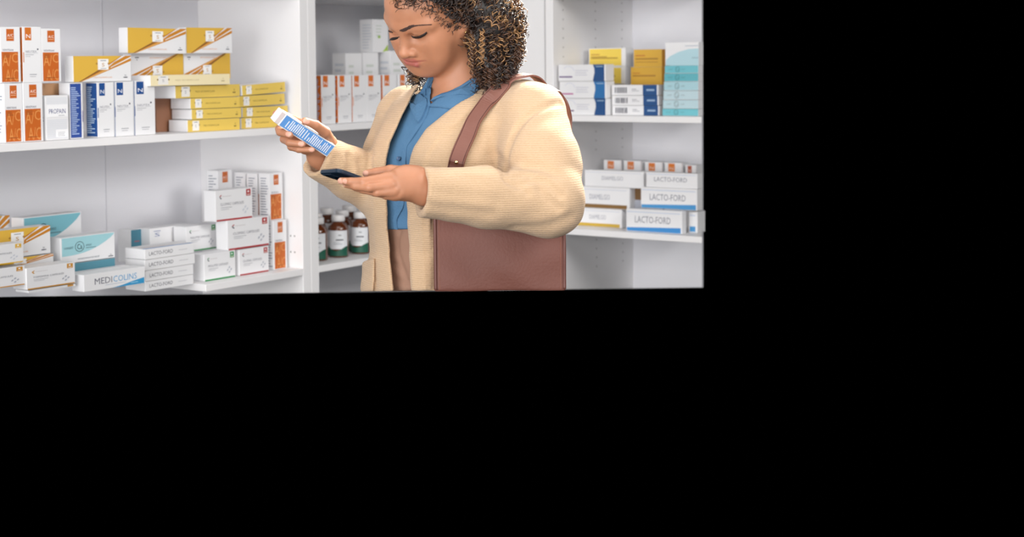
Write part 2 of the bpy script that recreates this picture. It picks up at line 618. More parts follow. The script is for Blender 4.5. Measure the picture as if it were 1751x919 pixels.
G['no'] = box(FL, 40, 72, 45.5, 142, .03, .05, neutex((206, 112, 36), 'panel', 8), 'white carton with an orange square between two orange panelled cartons', None, z0=zt)
G['v4'] = box(FL, 72.5, 105, 49, 142, .03, .055, ventrax(5), 'tall white carton with orange panel, upper row, above the brown cardboard carton', g1, z0=zt)
zn = max(G['n1'].top, G['n2'].top, G['n3'].top, G['n0'].top)
gy = 'yellow striped cartons on the upper shelf'
G['y1'] = box(FL, 126, 224.5, 96, 140, .032, .036, moxi(), 'yellow striped white carton lying on the navy squared cartons, its grey end showing', gy, z0=zn, flap='L')
G['y3'] = box(FL, 225, 314, 92, 138, .118, .036, moxi(), 'upside-down yellow striped carton beside the one with the grey end', gy, z0=zn, flap='L', flip=True)
G['y4'] = box(FL, 315, 394, 91.5, 134, .118, .036, moxi(), 'upside-down yellow striped carton above the pale yellow slim box', gy, flap='R', flip=True, z0=zn)
zy = max(G['y1'].top, G['y3'].top, G['y4'].top)
G['y2'] = box(FL, 218.5, 318, 47, 92, .075, .038, moxi(), 'upright yellow striped carton on top of the pile, its white end showing', gy, z0=zy + .001, flap='L', roll=-.6)
G['y5'] = box(FL, 319, 397, 47, 90, .08, .036, moxi(), 'upright yellow striped carton on top of the pile at its far end', gy, z0=zy, flap='L')
gs = 'slim yellow boxes stacked on the upper shelf'
SL = []
z = ZU
for (xl, xr, yt, yb, dp, ya, lb) in ((321, 410, 206, 224, .085, -3, 'slim yellow box at the bottom of the nearer stack'), (328, 412.5, 187.5, 206, .09, -3, 'slim yellow box second from the bottom of the nearer stack'),
                                     (326, 410, 168.5, 187, .09, -3, 'slim yellow box third from the bottom of the nearer stack, under a gap'), (300, 410, 147, 165, .085, 3, 'slim yellow box fourth from the bottom of the nearer stack, sticking out')):
    r = box(FL, xl, xr, yt, yb, .03 if xl < 315 else .035, dp, slim(), lb, gs, z0=z, yaw=ya, flap='L')
    z = r.top + .0012
    SL.append(r)
G['pale'] = box(FL, 257.5, 393, 129, 147, .012, .08, slim(True), 'pale yellow slim box lying on top of the nearer stack of slim yellow boxes', gs, z0=SL[3].top + .001, flap='R', yaw=2)
z = ZU
for (xl, xr, yt, yb, ya, ro, lb) in ((413, 490, 202, 220, 0, 0, 'slim yellow box at the bottom of the farther stack'), (415, 492, 184, 202, 0, 0, 'slim yellow box second from the bottom of the farther stack'),
                                     (409.5, 487, 165, 183, 0, 1.2, 'slim yellow box third from the bottom of the farther stack'), (414.5, 488, 146.5, 163, -2, 2.6, 'slim yellow box tilted on top of the farther stack')):
    r = box(FL, xl, xr, yt, yb, .045, .085, slim(), lb, gs, z0=z, yaw=ya, roll=ro, flap='L')
    z = r.top + .0012
G['brown2'] = box(FL, 268, 315, 166, 222, .13, .14, [], 'brown cardboard carton behind the stack of slim yellow boxes', None, z0=ZU, name='cardboard_carton', base=(150, 104, 78), cat='carton')

# ------------------------------------------------------------------ left unit, lower shelf
gl = 'yellow striped cartons on the lower shelf'
G['ly0'] = box(FL, -60, 18, 376, 440, .26, .04, moxi(), 'yellow striped carton at the back, barely showing past the others', gl)
G['ca1'] = box(FL, 40.5, 140, 373, 438, .20, .05, calc((126, 188, 202)), 'cyan and white carton with a ringed emblem, at the back of the lower shelf', None, flap='L', yaw=1)
G['ly1'] = box(FL, -30, 87, 398.5, 448, .10, .05, moxi(), 'yellow striped carton with a square emblem, on top of another yellow one', gl, yaw=0)
G['ly2'] = box(FL, -26, 92, 449, 470, .10, .05, moxi(), 'yellow striped carton underneath, mostly hidden by capsule boxes', gl, yaw=0)
G['ca2'] = box(FL, 104.5, 197, 408, 453, .10, .05, calc(CY1), 'cyan and white carton with a ringed emblem, lying in front of the other one', None, flap='LT')
G['ca3'] = box(FL, 104.5, 197, 454, 478, .10, .05, [R('F', 0, 0, 1, 1, (84, 140, 158))], 'dark cyan carton under the ringed emblem carton', None, z0=None)
YC, YC2 = (222, 176, 56), (200, 142, 50)
gt = 'white capsule boxes with a yellow base line'
G['t1'] = box(FL, -45, 41, 425, 459.5, .02, .05, capsules('TOPOMAX CAPSULES', YC, 1, True), 'white capsule box with bright yellow corner mark, upper one of its pile', gt)
G['t2'] = box(FL, -45, 43.5, 466, 500, .02, .05, capsules('TOPOMAX CAPSULES', YC2, 2), 'white capsule box with amber corner mark, lower one of its pile', gt)
G['t3'] = box(FL, 46, 129, 459.5, 497, .015, .06, capsules('TOPOMAX CAPSULES', YC2, 3), 'white capsule box with amber base line lying in front of the yellow cartons', gt)
G['t4'] = box(FL, 49, 129, 497.5, 502, .018, .055, [R('F', .83, .2, .955, 1, YC2)], 'white capsule box underneath, only its upper strip showing', gt)
wf = [R('T', .05, .2, .9, .26, (206, 190, 200)), R('T', .05, .5, .8, .56, (206, 196, 204))]
G['wf'] = box(FL, 132, 222, 467, 480, .065, .03, wf, 'flat white box behind the big white box with two-tone lettering', None)
mc = [T('F', 'MEDI', .17, .34, .45, .70, (92, 94, 110)), T('F', 'COLINS', .47, .34, .86, .70, (88, 160, 208)), R('F', .34, .22, .68, .25, (180, 190, 204)),
      PG('F', [(.45, 0), (.985, 0), (.985, .36), (.80, .24), (.62, .09)], (56, 150, 200)), R('F', .76, .12, .88, .155, (170, 215, 235))]
G['med'] = box(FL, 144, 248.5, 471, 500.5, .0, .05, mc, 'big white box with two-tone grey and blue lettering', None, flap='L')
glf = 'flat white boxes with serif lettering, piled on the lower shelf'
z = None
for k, (xl, xr, yt, yb, lb) in enumerate(((249, 331, 482.5, 499.5, 'flat white lettered box at the bottom of the pile of four'), (249.5, 331, 464, 482, 'flat white lettered box second from the bottom of the pile of four'),
                                          (248, 333.5, 445.5, 463.5, 'flat white lettered box third from the bottom of the pile of four'), (248, 332, 427, 445, 'flat white lettered box with a blue edge on top of the pile of four'))):
    r = box(FL, xl, xr, yt, yb, .045, .085, lacto(k == 3), lb, glf, z0=(ZL if z is None else z), flap='L')
    z = r.top + .0006
    G['lf%d' % k] = r
G['teal'] = box(FL, 225, 243, 394, 450, .24, .06, [R('F', 0, 0, 1, 1, TEAL), R('F', .3, .62, .8, .66, (150, 96, 110))] + lines('F', .2, .2, .9, .5, 4, (96, 150, 168), .3, 4), 'small teal box with a grey end standing behind the lettered pile', None, flap='L')
G['ws'] = box(FL, 258, 330, 391.5, 450, .20, .05, [PG('F', [(.35, 0), (1, 0), (1, .85)], YO), PG('F', [(.35, .0), (.45, 0), (1, .75), (1, .85)], (240, 240, 240)), T('F', 'S', .10, .75, .22, .86, (110, 124, 170)), R('F', .08, .9, .24, .92, (110, 124, 170))],
              'white and amber carton standing beside the small teal box', None, flap='L')
GR, RD = (46, 142, 80), (172, 48, 52)
gc = 'white capsule boxes with a coloured base line, at the far end of the lower shelf'
G['g1'] = box(FL, 349.5, 403, 435.5, 482, .05, .05, capsules('MOLUTES CAPSULES', GR, 4), 'white capsule box with green base line, standing on the shelf beside the lettered pile', gc, z0=ZL, flap='L')
G['r1'] = box(FL, 409.5, 460, 428, 473.5, .05, .03, capsules('CLOMAC CAPSULES', RD, 5), 'white capsule box with red base line, standing on the shelf under another red one', gc, z0=ZL, flap='L')
G['g2'] = box(FL, 319, 371, 388.5, 431, .135, .055, capsules('MOLUTES CAPSULES', GR, 6), 'white capsule box with green base line, upper one, resting behind the lettered pile', gc, z0=G['g1'].top, flap='L')
G['r2'] = box(FL, 389.5, 460.5, 378, 424, .055, .05, capsules('CLOMAC CAPSULES', RD, 7), 'white capsule box with red base line, in the middle of the pile', gc, z0=max(G['r1'].top, G['g1'].top), flap='L')
G['r3'] = box(FL, 369, 432, 327, 376, .06, .05, capsules('CLOMAC CAPSULES', RD, 8, True), 'white capsule box with red base line, topmost of the pile', gc, z0=G['r2'].top, flap='L')
gv = 'orange panelled cartons at the far end of the lower shelf'
G['v5'] = box(FL, 469, 491, 378, 462, .055, .045, ventrax(11, True), 'tall orange panelled carton standing on the lower shelf beside the red capsule boxes', gv, z0=ZL)
G['v6'] = box(FL, 462, 484, 297, 377, .07, .048, ventrax(12, True), 'tall orange panelled carton on top of another, farthest along the lower shelf', gv, z0=G['v5'].top)
G['v7'] = box(FL, 441, 462, 297, 376, .125, .048, ventrax(13, True), 'white carton showing its lined side, first behind the upper orange panelled one', gv, z0=G['v5'].top)
G['v8'] = box(FL, 420, 441, 295.5, 376, .18, .048, ventrax(14, True), 'white carton showing its lined side, second behind the upper orange panelled one', gv, z0=G['v5'].top)
G['v9'] = box(FL, 374, 398, 292, 376, .21, .045, ventrax(15, True), 'white carton with an orange square peeping out behind the topmost red capsule box', gv, z0=G['v5'].top, yaw=10)

# ------------------------------------------------------------------ middle unit
gm = 'white cartons with an orange square on the middle shelf'
oc = (212, 108, 26)
for k, (xl, xr, yt, yb, sd, lb) in enumerate(((545, 569, 128.5, 209, 'panel', 'white carton with an orange square, next to the white upright'), (573.5, 597, 128.5, 209, 'panel', 'white carton with an orange square, second from the white upright'),
                                             (598.5, 622, 128.5, 208, 'panel', 'white carton with an orange square, third from the white upright'), (622.5, 647, 128, 207.5, 'none', 'white carton with an orange square, fourth from the white upright'),
                                             (650, 674, 127.5, 207, 'panel', 'white carton with an orange square, next to her shoulder'), (677, 700, 127, 206, 'none', 'white carton behind her shoulder, farthest in the row'))):
    box(FL, xl + 5, xr + 5, yt, yb, .035, .028 if sd == 'panel' and k != 1 else .03, neutex(oc, sd, 20 + k), lb, gm, z0=ZU, yaw=0)
gh = 'white herbal cartons with a green dot'
zh = ZU
H1 = box(FL, 592, 620, 91, 200, .15, .06, herbal(1), 'white carton with a green dot, behind the orange squared ones, nearest the upright', gh, z0=ZU)
H2 = box(FL, 622, 648, 90, 200, .15, .06, herbal(2), 'white carton with a green dot in the middle behind the orange squared ones', gh, z0=ZU)
H3 = box(FL, 669, 692, 87, 200, .12, .06, herbal(3), 'white carton with a green corner beside her chin', gh, z0=ZU)
H5 = box(FL, 697, 722, 106, 200, .13, .05, herbal(5), 'low white carton mostly hidden by her face', gh, z0=ZU)
H4 = box(FL, 638, 664, 33, 87, .145, .06, herbal(4), 'white carton with a green corner standing on top of the others', gh, z0=max(H1.top, H2.top))

# amber bottles
M_AMB = mat('amber_glass', (92, 44, 18), 0.12, coat=0.6, var=0.05)
M_CAPW = mat('white_cap', (228, 226, 226), 0.4)
M_LAB = mat('bottle_label', (226, 228, 232), 0.55)
M_LABG = mat('label_green', (20, 84, 66), 0.5)


def bottle_proto(name):
    b = MB()
    R0 = 0.036
    b.lathe([(0.0, 0.0), (R0 - .004, 0.0), (R0, .004), (R0, .098), (R0 - .004, .110), (R0 - .014, .119), (.019, .122), (.019, .130), (0, .130)], M_AMB, 32)
    o = b.build(name)
    c = MB()
    c.lathe([(0, .124), (.0225, .124), (.0235, .126), (.0235, .143), (.0215, .146), (0, .146)], M_CAPW, 36)
    c.build('screw_cap', o)
    l = MB()
    n = 20
    a0, a1 = math.radians(-200), math.radians(-60)
    l.lathe([(R0 + .0006, .030), (R0 + .0006, .094)], M_LAB, n, a0, a1)
    vs, fs = [], []
    for k in range(n + 1):
        a = a0 + (a1 - a0) * k / n
        h = .032 + .008 * math.cos((k / n) * math.pi * 2)
        for z in (.006, h):
            vs.append(((R0 + .0009) * math.cos(a), (R0 + .0009) * math.sin(a), z))
    l.add(vs, [(2 * k, 2 * k + 2, 2 * k + 3, 2 * k + 1) for k in range(n)], M_LABG, True)
    for (z0_, z1_, b0, b1, col) in ((.060, .064, .50, .80, (70, 74, 84)), (.076, .080, .60, .72, (150, 156, 160)), (.046, .049, .40, .74, (180, 184, 190)), (.052, .054, .40, .66, (180, 184, 190))):
        l.lathe([(R0 + .0011, z0_), (R0 + .0011, z1_)], C(col), 6, a0 + (a1 - a0) * b0, a0 + (a1 - a0) * b1)
    l.build('label', o)
    return o


def copy_tree(o, parent=None):
    c = o.copy()
    COL.objects.link(c)
    c.parent = parent
    for ch in list(o.children):
        copy_tree(ch, c)
    return c


bp0 = None
rowlab = ['amber bottle half hidden by the white upright, front row', 'amber bottle in the middle of the front row', 'amber bottle in the front row next to the beige cardigan',
          'amber bottle in the second row, beside the white upright', 'amber bottle in the second row, behind the middle front bottle', 'amber bottle in the second row, under the sleeve',
          'amber bottle in the back row, beside the white upright', 'amber bottle in the back row, behind a row of white caps', 'amber bottle in the back row, mostly behind the sleeve']
kk = 0
for rw, w in enumerate((.105, .20, .30)):
    for q, x in enumerate(((543, 579, 617), (541, 586, 622), (560, 597, 640))[rw]):
        s = FL.hit(x, 430, w)[0]
        b = bottle_proto('amber_bottle') if bp0 is None else copy_tree(bp0)
        if bp0 is None:
            bp0 = b
        b.location = FL.pt(max(s, s_up1 + .038) if rw == 0 else s, w, ZL + .0005)
        b.rotation_euler = (0, 0, math.radians([20, 26, 15][q] - 6 * rw))
        tag(b, rowlab[kk], 'bottle', 'amber bottles on the lower middle shelf')
        kk += 1

# ------------------------------------------------------------------ right unit, upper shelf
NV, NV2 = (22, 74, 130), (34, 108, 170)


def wave(c, accent, seed):
    p = [PG('F', [(.74, 0), (.98, 0), (.98, 1), (.74, 1), (.77, .75), (.775, .5), (.75, .2)], c), R('F', .8, .85, .95, .9, (150, 180, 205)), R('F', .02, .22, .30, .30, accent)]
    p += ring('F', .22, .62, .12, .30, .10, (206, 208, 224), 12)[:5] + lines('F', .36, .35, .66, .75, 3, (196, 196, 208), .3, seed)
    return p


gw = 'white boxes with a navy wave end, piled on the upper shelf'
z = RU
for (xl, xr, yt, yb, c, a, lb) in ((958, 1037, 168.5, 196, NV, (96, 56, 110), 'white box with navy end, bottom of the pile of three'), (957, 1036, 139.5, 168, NV2, (184, 88, 150), 'white box with a lighter blue end, middle of the pile of three'),
                                   (955, 1035, 111, 139, NV, (90, 50, 120), 'white box with navy end and purple mark, top of the pile of three')):
    r = box(FR, xl, xr, yt, yb, .02, .06, wave(c, a, 3), lb, gw, z0=z, flap='R')
    z = r.top + .0006
YY, YY2 = (238, 208, 88), (216, 170, 62)
gyy = 'yellow boxes at the back of the upper shelf'


def yel(c):
    return [R('F', .02, .04, .90, .96, c), R('F', .06, .62, .30, .68, (190, 140, 60)), R('F', .06, .42, .80, .48, (170, 130, 50)), R('F', .06, .50, .5, .55, (176, 140, 60))]


z = RU
r = box(FR, 1006, 1069, 114, 196, .20, .06, [R('F', 0, 0, 1, 1, (226, 226, 226))] + [R('F', .02, .64, .90, .97, YY), R('F', .40, .78, .74, .81, (190, 150, 60)), R('F', 0, .6, 1, .64, (190, 186, 180)), R('F', .02, 0.02, .90, .6, YY)], 'pale edged yellow box behind the navy ended pile, lower one', gyy, z0=RU, flap='R')
box(FR, 1007, 1069, 83, 114, .20, .06, yel(YY), 'pale edged yellow box behind the navy ended pile, upper one', gyy, z0=r.top, flap='R')
r = box(FR, 1079, 1132, 115, 196, .19, .06, [R('F', 0, 0, 1, 1, YY2), R('F', .06, .80, .8, .83, (170, 120, 46)), R('F', .06, .86, .3, .88, (190, 120, 46)), R('R', 0, 0, 1, 1, (206, 150, 60))], 'amber yellow box behind the barcoded pile, lower one', gyy, z0=RU)
box(FR, 1084, 1132, 85, 115, .19, .06, [R('F', 0, 0, 1, 1, YY2), R('F', .06, .42, .86, .50, (160, 116, 46)), R('F', .06, .62, .4, .68, (190, 110, 50)), R('F', .06, .26, .86, .30, (170, 120, 46)), R('R', 0, 0, 1, 1, (200, 140, 56))], 'amber yellow box behind the barcoded pile, upper one', gyy, z0=r.top)
gb = 'white barcoded boxes with a navy end'


def barcode(seed):
    rr = random.Random(seed)
    p = [R('F', .68, 0, .985, 1, NV), R('F', .76, .42, .93, .60, (150, 176, 206)), R('F', .44, .55, .54, .62, GREY), R('F', .44, .40, .60, .45, GREY)]
    u = .07
    while u < .34:
        b = rr.uniform(.006, .022)
        p.append(R('F', u, .22, u + b, .78, (66, 66, 84)))
        u += b + rr.uniform(.008, .02)
    return p


z = RU
for k, (yt, yb, lb) in enumerate(((180.5, 197.5, 'white barcoded box with navy end, bottom of its pile'), (163.5, 180.5, 'white barcoded box with navy end, middle of its pile'), (145.5, 163, 'white barcoded box with navy end, top of its pile'))):
    r = box(FR, 1047 - k * .4, 1126.5 - k, yt, yb, .045, .05, barcode(k), lb, gb, z0=z, flap='R')
    z = r.top + .0005
gca = 'flat cyan boxes piled at the end of the upper shelf'
CC = [(112, 190, 202), (186, 212, 220), (190, 214, 222), (170, 208, 218), (96, 178, 190), (112, 190, 202)]
z = RU
ordn = ['bottom', 'second from the bottom', 'third from the bottom', 'third from the top', 'second from the top', 'uppermost flat one']
for k, (yt, yb) in enumerate(((186, 199), (171, 186), (155.5, 171), (140, 155.5), (126, 140), (112.5, 126))):
    c = CC[k]
    ik = tuple(int(v * .72) for v in c)
    r = box(FR, 1133 + k * .8, 1194, yt, yb, .04, .035, [R('F', 0, .04, 1, 1, c), T('F', 'LONGEST', .10, .42, .24, .60, ik), T('F', 'Ca', .34, .3, .43, .75, ik), T('F', 'AWAY', .5, .42, .62, .60, ik)] + ring('F', .385, .52, .07, .40, .18, ik, 14),
            'flat cyan box with a ringed emblem, %s of the pile' % ordn[k], gca, z0=z)
    z = r.top + .0004
cur = [(.02, .22), (.15, .40), (.4, .58), (.7, .70), (1, .72)]
box(FR, 1137.5, 1194.5, 73, 112, .04, .035, [PG('F', [(.02, 0), (1, 0)] + cur[::-1], (178, 212, 222)), R('F', .6, .82, 1, .86, (190, 196, 206)), T('F', 'AWAY', .80, .28, 1.0, .36, (110, 140, 156))], 'white and pale cyan box on top of the flat cyan pile', None, z0=z)

# ------------------------------------------------------------------ right unit, lower shelf
gd = 'white boxes with blurred lettering, beside the sleeve'


def diam(c):
    p = [T('F', 'DIAMELGO', .30, .42, .66, .66, (150, 152, 164)), R('F', .02, .86, .96, .89, (206, 210, 222))]
    if c:
        p.append(R('F', .02, .02, .96, .20, c))
    return p


def lac2(c=(70, 146, 202)):
    p = [T('F', 'LACTO-FORD', .16, .40, .80, .70, (128, 130, 142)), R('F', .02, .86, .97, .90, (196, 206, 224))]
    if c:
        p.append(PG('F', [(.01, .02), (.98, .02), (.98, .26), (.01, .17)], c))
    return p


D1 = box(FR, 985, 1063, 355, 394.5, .10, .05, diam((204, 168, 62)), 'white lettered box with a yellow band, bottom of its pile by the sleeve', gd, z0=RL, flap='R')
D2 = box(FR, 980, 1076, 318, 351, .10, .05, diam((132, 98, 52)), 'white lettered box with a brown band, middle of its pile by the sleeve', gd, z0=D1.top + .0005, flap='R')
D3 = box(FR, 1000, 1100, 290.5, 317, .10, .05, diam(None), 'white lettered box without a band, top of its pile by the sleeve', gd, z0=D2.top + .0005, flap='R')
gl2 = 'white lettered boxes with a blue band on the far lower shelf'
L1 = box(FR, 1071, 1166, 357, 400, .04, .03, lac2((58, 136, 200)), 'white box with a blue band, bottom of its pile, near the shelf edge', gl2, z0=RL, flap='R')
L2 = box(FR, 1096, 1192, 320, 357, .085, .04, lac2(), 'white box with a blue band, middle of its pile', gl2, z0=L1.top + .0005)
L3 = box(FR, 1105, 1192.5, 294.5, 320, .09, .04, lac2(None), 'white lettered box on top of the blue banded pile', gl2, z0=L2.top + .0005)
box(FR, 1178, 1192, 362, 404, .10, .06, [R('F', .1, .05, .8, .3, (70, 146, 202)), R('F', .1, .8, .8, .85, (190, 200, 220))], 'white box with a blue foot, standing behind the blue banded pile', None, z0=RL, flap='R')
box(FR, 1081, 1098, 322, 352, .14, .05, [R('F', 0, .45, 1, 1, (120, 86, 46)), R('F', 0, 0, 1, .45, (176, 180, 192))], 'small brown and grey box squeezed between the two piles', None, z0=D2.z0)
gno = 'white cartons with an orange square behind the lettered piles'
for k, (xl, xr, yt, c, lb) in enumerate(((1033, 1063, 273.5, (214, 122, 62), 'white carton with an orange square, closest to the sleeve'), (1067, 1097, 274.5, (214, 122, 62), 'white carton with an orange square, second from the sleeve'),
                                         (1103, 1133, 277, (214, 120, 50), 'white carton with an orange square, third from the sleeve'), (1136.5, 1167, 278, (218, 120, 40), 'white carton with an orange square, fourth from the sleeve'),
                                         (1172, 1191, 282, (176, 86, 58), 'white carton with a rust red square, farthest from the sleeve'))):
    box(FR, xl, xr, yt, 400, .28, .05, [R('F', .22, .86, .58, .985, c), T('F', 'N', .3, .885, .5, .93, (240, 220, 205)), R('F', .97, 0, 1, 1, (206, 190, 190))], lb, gno, z0=RL)
# ------------------------------------------------------------------ smooth solids: distance fields meshed by surface nets
def V3(v):
    return np.array((v[0], v[1], v[2]), float)


def rcone(p, a, b, ra, rb):
    a, b = V3(a), V3(b)
    ab = b - a
    t = np.clip(((p - a) @ ab) / (ab @ ab), 0, 1)
    q = p - a - t[:, None] * ab
    return np.sqrt((q * q).sum(1)) - (ra + (rb - ra) * t)


def chain(p, pts, rs, k=0.004):
    d = None
    for i in range(len(pts) - 1):
        e = rcone(p, pts[i], pts[i + 1], rs[i], rs[i + 1])
        d = e if d is None else smin(d, e, k)
    return d


def ell(p, c, r, ax=None):
    q = p - V3(c)
    if ax is not None:
        q = np.stack([q @ V3(a) for a in ax], 1)
    r = np.array(r, float)
    k0 = np.sqrt(((q / r) ** 2).sum(1))
    k1 = np.sqrt(((q / (r * r)) ** 2).sum(1)) + 1e-9
    return k0 * (k0 - 1.0) / k1


def smin(a, b, k):
    h = np.clip(0.5 + 0.5 * (b - a) / k, 0, 1)
    return b + (a - b) * h - k * h * (1 - h)


def smax(a, b, k):
    return -smin(-a, -b, k)


_cr, _cu, _cf = V3(CAM_R), V3(CAM_U), V3(CAM_F)


def proj(p):
    q = p - np.array([0, 0, ZC])
    d = q @ _cf
    return np.stack([CX + FPX * (q @ _cr) / d, CY - FPX * (q @ _cu) / d], 1)


def poly_sd(P2, poly):
    """signed distance (inside negative) of points to a closed polygon"""
    poly = np.array(poly, float)
    d = np.full(len(P2), 1e18)
    s = np.ones(len(P2))
    n = len(poly)
    for i in range(n):
        a, b = poly[i], poly[i - 1]
        e = b - a
        w = P2 - a
        t = np.clip((w @ e) / (e @ e), 0, 1)
        q = w - t[:, None] * e
        d = np.minimum(d, (q * q).sum(1))
        c1 = P2[:, 1] >= a[1]
        c2 = P2[:, 1] < b[1]
        c3 = e[0] * w[:, 1] > e[1] * w[:, 0]
        flip = (c1 & c2 & c3) | (~c1 & ~c2 & ~c3)
        s = np.where(flip, -s, s)
    return s * np.sqrt(d)


def polyline_d(p, pts):
    d = np.full(len(p), 1e9)
    for i in range(len(pts) - 1):
        a, b = V3(pts[i]), V3(pts[i + 1])
        ab = b - a
        t = np.clip(((p - a) @ ab) / (ab @ ab + 1e-12), 0, 1)
        q = p - a - t[:, None] * ab
        d = np.minimum(d, np.sqrt((q * q).sum(1)))
    return d


def nets(func, lo, hi, h, lip=1.6):
    """mesh the zero level of func inside the box lo..hi with cells of size h -> vertices, quads"""
    lo = np.array(lo, float)
    B = 8
    nb = np.maximum(1, np.ceil((np.array(hi, float) - lo) / (h * B)).astype(int))
    N = nb * B + 1
    ii = np.stack(np.meshgrid(*[np.arange(n) for n in nb], indexing='ij'), -1).reshape(-1, 3)
    cen = lo + (ii + 0.5) * h * B
    dc = func(cen)
    act = np.abs(dc) < h * B * 0.87 * lip
    val = np.ones(tuple(N), np.float32)
    big = np.repeat(np.repeat(np.repeat(np.where(dc < 0, -1, 1).reshape(tuple(nb)), B, 0), B, 1), B, 2).astype(np.float32)
    val[:-1, :-1, :-1] = big
    loc = np.stack(np.meshgrid(*[np.arange(B + 1)] * 3, indexing='ij'), -1).reshape(-1, 3)
    A = ii[act]
    for s in range(0, len(A), 600):
        a = A[s:s + 600]
        gi = (a[:, None, :] * B + loc[None]).reshape(-1, 3)
        val[gi[:, 0], gi[:, 1], gi[:, 2]] = func(lo + gi * h)
    ins = val < 0
    cs = np.zeros(tuple(N - 1), np.int8)
    for dx in (0, 1):
        for dy in (0, 1):
            for dz in (0, 1):
                cs += ins[dx:N[0] - 1 + dx, dy:N[1] - 1 + dy, dz:N[2] - 1 + dz]
    cells = np.argwhere((cs > 0) & (cs < 8))
    idx = -np.ones(tuple(N - 1), np.int32)
    idx[cells[:, 0], cells[:, 1], cells[:, 2]] = np.arange(len(cells))
    acc = np.zeros((len(cells), 3))
    cnt = np.zeros(len(cells))
    cor = [(0, 0, 0), (1, 0, 0), (0, 1, 0), (1, 1, 0), (0, 0, 1), (1, 0, 1), (0, 1, 1), (1, 1, 1)]
    cv = [val[cells[:, 0] + c[0], cells[:, 1] + c[1], cells[:, 2] + c[2]] for c in cor]
    for i in range(8):
        for j in range(i + 1, 8):
            if sum(abs(cor[i][q] - cor[j][q]) for q in range(3)) != 1:
                continue
            m = (cv[i] < 0) != (cv[j] < 0)
            t = np.where(m, cv[i] / np.where(m, cv[i] - cv[j], 1), 0)
            pt = np.array(cor[i]) + t[:, None] * (np.array(cor[j]) - np.array(cor[i]))
            acc += np.where(m[:, None], pt, 0)
            cnt += m
    verts = lo + (cells + acc / cnt[:, None]) * h
    quads = []
    for ax in range(3):
        sl0 = [slice(1, N[q] - 1) for q in range(3)]
        sl1 = list(sl0)
        sl0[ax] = slice(0, N[ax] - 1)
        sl1[ax] = slice(1, N[ax])
        a, b = ins[tuple(sl0)], ins[tuple(sl1)]
        e = np.argwhere(a != b)
        off = np.array([1, 1, 1])
        off[ax] = 0
        e = e + off
        u, v = (ax + 1) % 3, (ax + 2) % 3
        q = []
        for du, dv in ((-1, -1), (0, -1), (0, 0), (-1, 0)):
            c = e.copy()
            c[:, u] += du
            c[:, v] += dv
            q.append(idx[c[:, 0], c[:, 1], c[:, 2]])
        q = np.stack(q, 1)
        s = ins[e[:, 0], e[:, 1], e[:, 2]]
        q = np.where(s[:, None], q, q[:, ::-1])
        quads.append(q[(q >= 0).all(1)])
    return verts, np.concatenate(quads)


def smooth_verts(v, f, it=1, lam=0.5):
    e = np.concatenate([f[:, [0, 1]], f[:, [1, 2]], f[:, [2, 3]], f[:, [3, 0]]])
    e = np.concatenate([e, e[:, ::-1]])
    for _ in range(it):
        s = np.zeros_like(v)
        c = np.zeros(len(v))
        np.add.at(s, e[:, 0], v[e[:, 1]])
        np.add.at(c, e[:, 0], 1)
        v = v + lam * (s / np.maximum(c, 1)[:, None] - v)
    return v


def solid(name, parts, m, parent=None, col=None, it=1):
    """one mesh object from distance fields [(func, lo, hi, h)]"""
    vs, fs, k = [], [], 0
    for (fn, lo, hi, h) in parts:
        v, f = nets(fn, lo, hi, h)
        if it:
            v = smooth_verts(v, f, it)
        vs.append(v)
        fs.append(f + k)
        k += len(v)
    v, f = np.concatenate(vs), np.concatenate(fs)
    me = bpy.data.meshes.new(name)
    me.vertices.add(len(v))
    me.vertices.foreach_set('co', v.astype(np.float32).ravel())
    me.loops.add(len(f) * 4)
    me.loops.foreach_set('vertex_index', f.astype(np.int32).ravel())
    me.polygons.add(len(f))
    me.polygons.foreach_set('loop_start', np.arange(len(f), dtype=np.int32) * 4)
    me.polygons.foreach_set('use_smooth', np.ones(len(f), bool))
    me.update(calc_edges=True)
    me.validate()
    me.materials.append(m)
    if col is not None:
        at = me.color_attributes.new('Col', 'FLOAT_COLOR', 'POINT')
        c = np.ones((len(v), 4), np.float32)
        c[:, :3] = col(v)
        at.data.foreach_set('color', c.ravel())
    o = bpy.data.objects.new(name, me)
    COL.objects.link(o)
    if parent is not None:
        o.parent = parent
    return o


def trace(fn, px, Y0=2.6, Y1=4.2):
    """first point of the solid seen along each photo point's ray"""
    px = np.array(px, float)
    d = np.array([V3(ray(x, y)) for x, y in px])
    d /= np.linalg.norm(d, axis=1)[:, None]
    o = np.array([0, 0, ZC])
    t = Y0 / d[:, 1]
    for _ in range(120):
        s = fn(o + d * t[:, None])
        t = np.where(t * d[:, 1] < Y1, t + s * 0.6, t)
    return o + d * t[:, None]


def grad(fn, p, e=0.0015):
    g = np.stack([fn(p + np.eye(3)[i] * e) - fn(p - np.eye(3)[i] * e) for i in range(3)], 1)
    return g / (np.linalg.norm(g, axis=1)[:, None] + 1e-9)


def ribbon(pts, nrm, half, thick, mb, m, side=None):
    """a flat band that follows pts, lying on a surface with normals nrm"""
    n = len(pts)
    vs, fs = [], []
    for i in range(n):
        t = pts[min(i + 1, n - 1)] - pts[max(i - 1, 0)]
        t /= np.linalg.norm(t)
        nn = nrm[i] - t * (nrm[i] @ t)
        nn /= np.linalg.norm(nn)
        s = np.cross(t, nn)
        hw = half[i] if hasattr(half, '__len__') else half
        for (a, b) in ((-1, 0), (-.92, 1), (.92, 1), (1, 0)):
            vs.append(pts[i] + s * hw * a + nn * thick * b)
    for i in range(n - 1):
        for k in range(4):
            a, b = i * 4 + k, i * 4 + (k + 1) % 4
            fs.append((a, b, b + 4, a + 4))
    fs.append((3, 2, 1, 0))
    fs.append(tuple((n - 1) * 4 + k for k in range(4)))
    mb.add(vs, fs, m, False)


